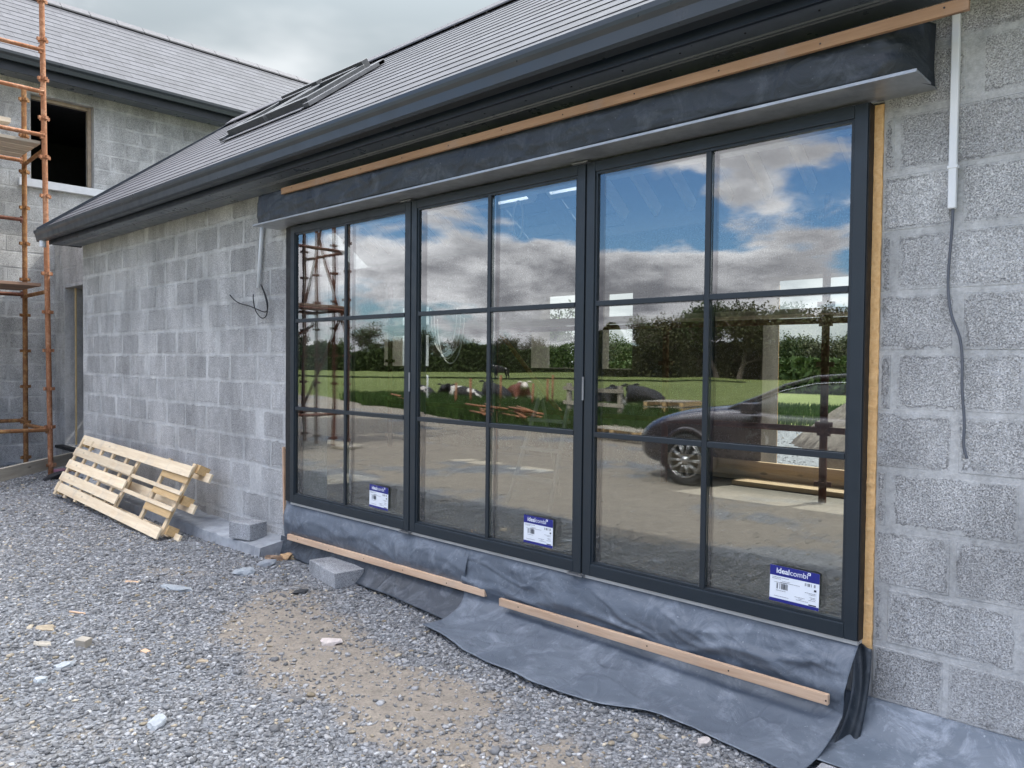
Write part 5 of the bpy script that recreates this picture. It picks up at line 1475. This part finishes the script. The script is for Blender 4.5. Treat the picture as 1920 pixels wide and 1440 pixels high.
me.materials.append(sm.m); o = bpy.data.objects.new('spoil_heap', me); COL.objects.link(o); o.location = (-1.3, 16.2, -.05)
tagit(o, 'brown heap of dug earth behind the wing, seen through the wide rear opening', 'spoil heap')
# plastic-wrapped stack beside the rear opening
def wrap(u, v):
    z = .05 + 1.45 * v; a = u * 2 * math.pi; rx, ry = .22, .22
    rip = .022 * math.sin(a * 9 + v * 3) + .02 * f1(u * 9, v * 3, 3); k = 1 + .10 * (1 - v)
    if v > .93: k *= 1 - (v - .93) * 4
    return Vector((-4.12 + (rx * k + rip) * math.cos(a) * (1 if abs(math.cos(a)) > .0 else 1), 8.35 + (ry * k + rip) * math.sin(a), z))
tagit(sheet('wrapped_stack', wrap, 90, 30, membrane_material('wrap_film', (.08, .10, .12), (.2, .23, .26), .6)), 'upright stack wrapped in grey plastic film beside the rear opening', 'wrapped stack')

# =================================================================== car (seen mirrored in the right door)
PAINT = Mat('car_paint_dark'); PAINT.base((.050, .042, .050)).rough(.28).set('Metallic', .3).set('Coat Weight', 1.0).set('Coat Roughness', .04)
PAINTM = PAINT.m
TYRE = simple('tyre_rubber', (.018, .018, .019), .85); RIM = simple('alloy_rim', (.55, .56, .58), .28, .9, .04); CHROME = simple('chrome_trim', (.75, .76, .78), .15, .95, .02)
LAMP = simple('lamp_lens', (.55, .58, .62), .1, .2, .02)
car = thing('parked_car', 'dark purple-grey saloon car parked in the yard, mirrored in the right door', 'car', (0, 0, 0))
def loft(stations, seg_fn):
    m = MB(); rings = []
    for s in stations:
        ring = seg_fn(s); n = len(m.v); m.v += ring; rings.append((n, len(ring)))
    for (a, k), (b, _) in zip(rings, rings[1:]):
        for i in range(k):
            j = (i + 1) % k; m.face(a + i, b + i, b + j, a + j)
    m.face(*[rings[0][0] + i for i in range(rings[0][1])]); m.face(*[rings[-1][0] + i for i in reversed(range(rings[-1][1]))])
    return m
def bodyring(s):
    x, zb, zs, zt, wb, ws, wt = s
    half = [(wb * .8, zb), (wb, zb + .08), (ws, (zb + zs) / 2 - .02), (ws * 1.0, zs - .10), (ws * .97, zs - .01), (wt, zt - .01), (wt * .5, zt + .012), (0, zt + .018)]
    return [(x, y, z) for y, z in half] + [(x, -y, z) for y, z in half[::-1][1:]]
ST = [(2.34, .36, .50, .56, .40, .42, .36), (2.30, .28, .58, .64, .62, .66, .52), (2.18, .22, .70, .79, .76, .79, .60), (1.95, .19, .80, .87, .82, .86, .66), (1.6, .18, .88, .95, .85, .90, .70), (1.2, .18, .92, 1.0, .86, .91, .72), (.85, .18, .94, 1.03, .86, .91, .74),
      (.4, .18, .95, .985, .86, .91, .80), (-.4, .18, .96, .985, .86, .92, .82), (-1.2, .18, .95, .97, .86, .92, .80), (-1.75, .19, .97, 1.00, .84, .90, .74), (-2.1, .24, .96, 1.02, .78, .85, .66), (-2.30, .30, .90, .98, .64, .72, .56), (-2.36, .40, .78, .86, .5, .55, .44)]
b_ = loft(ST, bodyring).build('body', PAINTM, car, smooth=True); s_ = b_.modifiers.new('sub', 'SUBSURF'); s_.levels = 1; s_.render_levels = 2
def gring(s):
    x, zb, zt, wb, wt = s
    half = [(wb, zb), (wb * .985, zb + (zt - zb) * .35), (wt * 1.03, zb + (zt - zb) * .85), (wt * .93, zt), (0, zt + .01)]
    return [(x, y, z) for y, z in half] + [(x, -y, z) for y, z in half[::-1][1:]]
GS = [(.95, .95, .99, .74, .72), (.60, .93, 1.13, .78, .68), (.25, .93, 1.30, .80, .63), (-.1, .93, 1.40, .80, .61), (-.6, .93, 1.435, .80, .61), (-1.1, .94, 1.41, .80, .60), (-1.5, .95, 1.31, .78, .60), (-1.85, .97, 1.14, .74, .62), (-2.1, .99, 1.01, .70, .66)]
loft(GS, gring).build('cabin_glass', CARGLASS, car, smooth=True)
def gedge(s, k):   # roof rail line points
    x, zb, zt, wb, wt = s; return (x, wt * .99 + .0, zt - .012)
for sg in (1, -1):
    pts = [(x, sg * (wt * .985 + .006), zt - .010 + .004) for (x, zb, zt, wb, wt) in GS]
    MB().tube(pts, .026, 8).build('roof_rail', PAINTM, car, smooth=True)
    pts = [(x, sg * (wt * 1.035 + .008), zb + (zt - zb) * .84) for (x, zb, zt, wb, wt) in GS[1:8]]
    MB().tube(pts, .008, 6).build('window_trim', CHROME, car, smooth=True)
    pts = [(x, sg * (wb + .010), zb + .012) for (x, zb, zt, wb, wt) in GS[:8]]
    MB().tube(pts, .010, 6).build('window_trim', CHROME, car, smooth=True)
    MB().tube([(-.42, sg * .80, .95), (-.46, sg * .70, 1.25), (-.50, sg * .625, 1.41)], .032, 6).build('door_pillar', SEAL, car)
    mm_ = MB(); mm_.box(-.09, .09, -.10, .10, -.06, .07); o = mm_.build('wing_mirror', PAINTM, car, .03, seg=3); o.location = (.52, sg * .98, 1.02)
    for q in ((2.12, .52), (-2.16, .62)):
        hl_ = MB(); hl_.box(-.13, .13, -.11, .11, -.055, .055); o = hl_.build('headlight' if q[0] > 0 else 'tail_light', LAMP if q[0] > 0 else simple('tail_red', (.35, .01, .01), .2), car, .02, seg=3)
        o.location = (q[0] - .03, sg * .66, q[1] + .06 if q[0] > 0 else .80); o.rotation_euler = (0, 0, -sg * .5 if q[0] > 0 else sg * .4)
    for x_ in (.30, -.62):
        MB().box(x_ - .09, x_ + .09, -.012, .012, -.012, .012, Matrix.Translation((0, sg * .925, .80))).build('door_handle', PAINTM, car, .004)
    MB().box(-1.15, 1.0, -.012, .012, .20, .27, Matrix.Translation((0, sg * .875, 0))).build('side_sill', SEAL, car, .004)
roofpts = [(x, zt, wt) for (x, zb, zt, wb, wt) in GS[3:7]]
m = MB()
for (a, b) in zip(roofpts, roofpts[1:]): m.quad((a[0], -a[2] * .93, a[1] + .008), (a[0], a[2] * .93, a[1] + .008), (b[0], b[2] * .93, b[1] + .008), (b[0], -b[2] * .93, b[1] + .008))
rf_ = m.build('roof_panel', PAINTM, car, smooth=True); q_ = rf_.modifiers.new('t', 'SOLIDIFY'); q_.thickness = .02
def wheel(x, y):
    sg = 1 if y > 0 else -1
    m = MB()
    prof = [(.225, -.09), (.30, -.105), (.325, -.09), (.332, -.05), (.332, .05), (.325, .09), (.30, .105), (.225, .09)]
    n = 36
    for k in range(n):
        for r_, w_ in prof: a = 2 * math.pi * k / n; m.v.append((x + r_ * math.cos(a), y + w_, .332 + r_ * math.sin(a)))
    for k in range(n):
        for i in range(len(prof)):
            j = (i + 1) % len(prof); k2 = (k + 1) % n; m.face(k * 8 + i, k * 8 + j, k2 * 8 + j, k2 * 8 + i)
    w = m.build('wheel', TYRE, car, smooth=True)
    m = MB(); yo = y + sg * .085
    for k in range(10):
        a = 2 * math.pi * k / 10
        for da in (-.055, .055):
            m.tube([(x + .04 * math.cos(a + da * 2), yo, .332 + .04 * math.sin(a + da * 2)), (x + .215 * math.cos(a + da), yo + sg * .01, .332 + .215 * math.sin(a + da))], .009, 5)
    m.tube([(x, yo - sg * .02, .332), (x, yo + sg * .018, .332)], .055, 14)
    ring = [(x + .225 * math.cos(t), yo, .332 + .225 * math.sin(t)) for t in np.linspace(0, 2 * math.pi, 33)]; m.tube(ring, .013, 6, False)
    m.build('rim', RIM, w, smooth=True)
    # wheel arch: dark liner ring set into the body side
    m = MB(); pts = [(x + .375 * math.cos(t), sg * .885, .345 + .375 * math.sin(t)) for t in np.linspace(-.35, math.pi + .35, 22)]; m.tube(pts, .040, 6); m.build('wheel_arch', PAINTM, car, smooth=True)
    m = MB(); n0 = 30
    m.v = [(x + .36 * math.cos(2 * math.pi * k / n0), sg * .912, .345 + .36 * math.sin(2 * math.pi * k / n0)) for k in range(n0)]; m.f = [tuple(range(n0))]; m.mi = [0]
    o = m.build('arch_liner', SEAL, car); q_ = o.modifiers.new('t', 'SOLIDIFY'); q_.thickness = .02
for x_ in (1.42, -1.38):
    for y_ in (.86, -.86): wheel(x_, y_)
m = MB(); m.box(2.285, 2.335, -.30, .30, .30, .42); m.build('grille', SEAL, car, .01)
wp = mirrored(1287, 9.55)
car.location = (wp.x + 1.42, wp.y - .93, float(ground_z(-4, -3))); car.rotation_euler = (0, 0, R(180 + 2.5))

# =================================================================== cattle lying in the field (mirrored)
def skin_obj(name, chains, mat, parent):
    V, E, Rr = [], [], []
    idx = {}
    for ch in chains:
        prev = None
        for (p, r) in ch:
            key = tuple(round(c, 3) for c in p)
            if key not in idx: idx[key] = len(V); V.append(p); Rr.append(r)
            i = idx[key]
            if prev is not None and prev != i: E.append((prev, i))
            prev = i
    me = bpy.data.meshes.new(name); me.from_pydata(V, E, []); me.update(); me.materials.append(mat)
    o = bpy.data.objects.new(name, me); link_parent(o, parent)
    sk = o.modifiers.new('skin', 'SKIN'); sk.use_smooth_shade = True
    sv = me.skin_vertices[0].data if me.skin_vertices else None
    if sv is None:
        me.attributes  # fallthrough
    for i, r in enumerate(Rr): me.skin_vertices[0].data[i].radius = (r[0], r[1]) if isinstance(r, tuple) else (r, r)
    me.skin_vertices[0].data[0].use_root = True
    s = o.modifiers.new('sub', 'SUBSURF'); s.levels = 1; s.render_levels = 1
    return o
def hide_mat(name, dark, patch, thr, face_white):
    m = Mat(name); n = m.noise(1.7, 2, .4, None, .3)
    c = m.mix(m.rng(n, thr, thr + .02), dark, patch)
    if face_white:
        s = m.n('ShaderNodeSeparateXYZ'); m.l(m.coord(), s.inputs[0]); c = m.mix(m.rng(s.outputs[0], .82, .90), c, (.62, .56, .50))
    m.base(c); m.rough(.8); return m.m
def cow(label, px, s, rz, mat, scale=1.0, standing=False, zoff=0):
    p = mirrored(px, s); root = thing('cow', label, 'cow', (0, 0, 0), 'cattle in the field')
    if standing:
        ch = [[((-.75, 0, 1.15), .27), ((-.2, 0, 1.08), .36), ((.45, 0, 1.10), .33), ((.8, 0, 1.25), .19), ((1.02, 0, 1.38), .14), ((1.30, 0, 1.20), .085)]]
        for sx_, k in ((.5, 0), (-.7, 1)):
            for sy in (1, -1):
                if k: ch.append([((-.75, 0, 1.15), .27), ((-.72, sy * .2, .85), .16), ((-.66, sy * .2, .62), .10), ((-.80, sy * .2, .38), .062), ((-.76, sy * .2, .05), .055)])
                else: ch.append([((.45, 0, 1.10), .33), ((.52, sy * .18, .78), .13), ((.52, sy * .18, .42), .07), ((.52, sy * .18, .05), .055)])
    else:
        ch = [[((-.85, 0, .42), .27), ((-.25, 0, .46), .37), ((.45, 0, .50), .33), ((.78, 0, .68), .18), ((1.0, 0, .74), .14), ((1.25, 0, .60), .085)],
              [((.45, 0, .50), .33), ((.62, .24, .22), .10), ((.92, .26, .10), .07), ((.58, .30, .06), .05)], [((.45, 0, .50), .33), ((.62, -.24, .22), .10), ((.92, -.26, .10), .07), ((.58, -.30, .06), .05)],
              [((-.85, 0, .42), .27), ((-.68, .30, .26), .17), ((-.28, .42, .12), .09), ((-.78, .46, .07), .05)], [((-.85, 0, .42), .27), ((-1.1, 0, .36), .05), ((-1.2, .1, .10), .03)]]
    skin_obj('hide', ch, mat, root)
    hz = 1.47 if standing else .84; hx = .98
    for sy in (1, -1):
        MB().tube([(hx, sy * .10, hz), (hx - .03, sy * .20, hz + .01), (hx - .04, sy * .28, hz - .02)], [.03, .045, .01], 6).build('ear', mat, root)
    root.location = (p.x, p.y, zoff); root.rotation_euler = (0, 0, rz); root.scale = (scale, scale, scale * (1 if standing else .82))
    return root
BLK = hide_mat('hide_black', (.014, .013, .014), (.5, .48, .45), .62, False); BLK2 = hide_mat('hide_black_white', (.018, .016, .017), (.55, .52, .48), .50, False)
BRN = hide_mat('hide_red_brown', (.17, .055, .032), (.5, .42, .36), .68, True)
# in the mirror left and right keep the world's X; the row runs across the picture
hd = math.atan2(.60, .80)
CS = 31
cow('black cow lying at the left of the row mirrored in the middle door', 790, CS, hd + 2.9, BLK2, .98)
cow('black cow lying second from left in the mirrored row', 838, CS, hd + .2, BLK, .98)
cow('black and white cow lying with its head up between two black ones', 872, CS - 1.5, hd + 2.6, BLK2, .95)
cow('long black cow lying right of the door bar in the mirrored row', 925, CS - .5, hd + 3.0, BLK, 1.15)
cow('red-brown cow with white face lying at the right of the row', 975, CS + 1, hd + .0, BRN, 1.15)
cow('black cow standing far out in the field behind the brown one', 938, 74, hd + 1.2, BLK, 1.0, True)
cow('dark cow lying mirrored at the left of the right door', 1150, CS - 2, hd + .1, BLK, 1.15)
cow('dark cow lying beside the stack mirrored in the right door', 1205, CS - 2.5, hd + 3.1, BLK, 1.15)

# ---- odds and ends in the grass (mirrored): tube piles, pegs, pallets, white pipe
def tube_obj(a, b, r, mat, name, label, cat, group=None):
    a, b = Vector(a), Vector(b); o = MB().tube([(0, 0, 0), b - a], r, 8).build(name, mat, None, smooth=True); o.location = a
    return tagit(o, label, cat, group)
rs = random.Random(4)
for (px, s, n, lab) in ((760, 26, 5, 'left'), (905, 20, 9, 'middle'), (985, 18.5, 9, 'right')):
    c0 = mirrored(px, s)
    for k in range(n):
        an = hd * 0 + .55 + rs.uniform(-.18, .18); L = rs.uniform(1.2, 2.2); d = Vector((math.cos(an), math.sin(an), 0)) * L / 2; q = c0 + Vector((rs.uniform(-.3, .3), rs.uniform(-.35, .35), .26 + .055 * (k % 4)))
        tube_obj(q - d, q + d, .026, RUSTO, 'scaffold_tube', 'rusty orange scaffold tube in the %s pile lying in the tall grass' % lab, 'scaffold tube', '%s pile of scaffold tubes in the grass' % lab)
for k, px in enumerate((855, 882, 938, 1000, 1025, 1035)):
    q = mirrored(px, 24 + (k % 3)); hgt = .9 + .12 * (k % 3)
    tube_obj(q, q + Vector((.02, 0, hgt)), .035, RUSTO, 'timber_peg', 'upright orange-brown peg in the grass, %s from the left' % ordn[k], 'peg', 'pegs standing in the grass')
q = mirrored(802, 27)
bent_cable('bent_pipe', [q, q + Vector((0, 0, .5)), q + Vector((-.02, -.02, .8)), q + Vector((-.12, -.1, 1.02)), q + Vector((-.28, -.22, 1.08))], .026, WHITE, None, 'white bent pipe sticking up out of the grass', 'pipe')
for k, (px, s) in enumerate(((1262, 21), (1175, 15.5))):
    pt = thing('stacked_pallet', ['wooden pallet stack beyond the car bonnet', 'flat pallet lying at the grass edge left of the car'][k], 'pallet', mirrored(px, s))
    L0 = pt.location
    for l in range(3 if k == 0 else 1):
        z0 = .12 + l * .15
        for j in range(5): MB().box(L0.x - .6, L0.x + .6, L0.y - .5 + j * .22, L0.y - .38 + j * .22, z0 + .11, z0 + .13).build('deck_board', WOOD_G, pt)
        for j in range(3): MB().box(L0.x - .6 + j * .55, L0.x - .5 + j * .55, L0.y - .5, L0.y + .5, z0, z0 + .109).build('stringer', WOOD_O, pt)
fg = thing('timber_fence', 'short two-rail timber fence at the grass edge mirrored in the right door', 'fence', mirrored(1115, 20))
L0 = fg.location
for j in range(2): MB().box(L0.x - .9 + j * 1.7, L0.x - .8 + j * 1.7, L0.y - .05, L0.y + .05, 0, 1.0).build('post', WOOD_G, fg)
for z_ in (.45, .82): MB().box(L0.x - 1.0, L0.x + 1.0, L0.y + .052, L0.y + .08, z_, z_ + .10).build('rail', WOOD_G, fg)
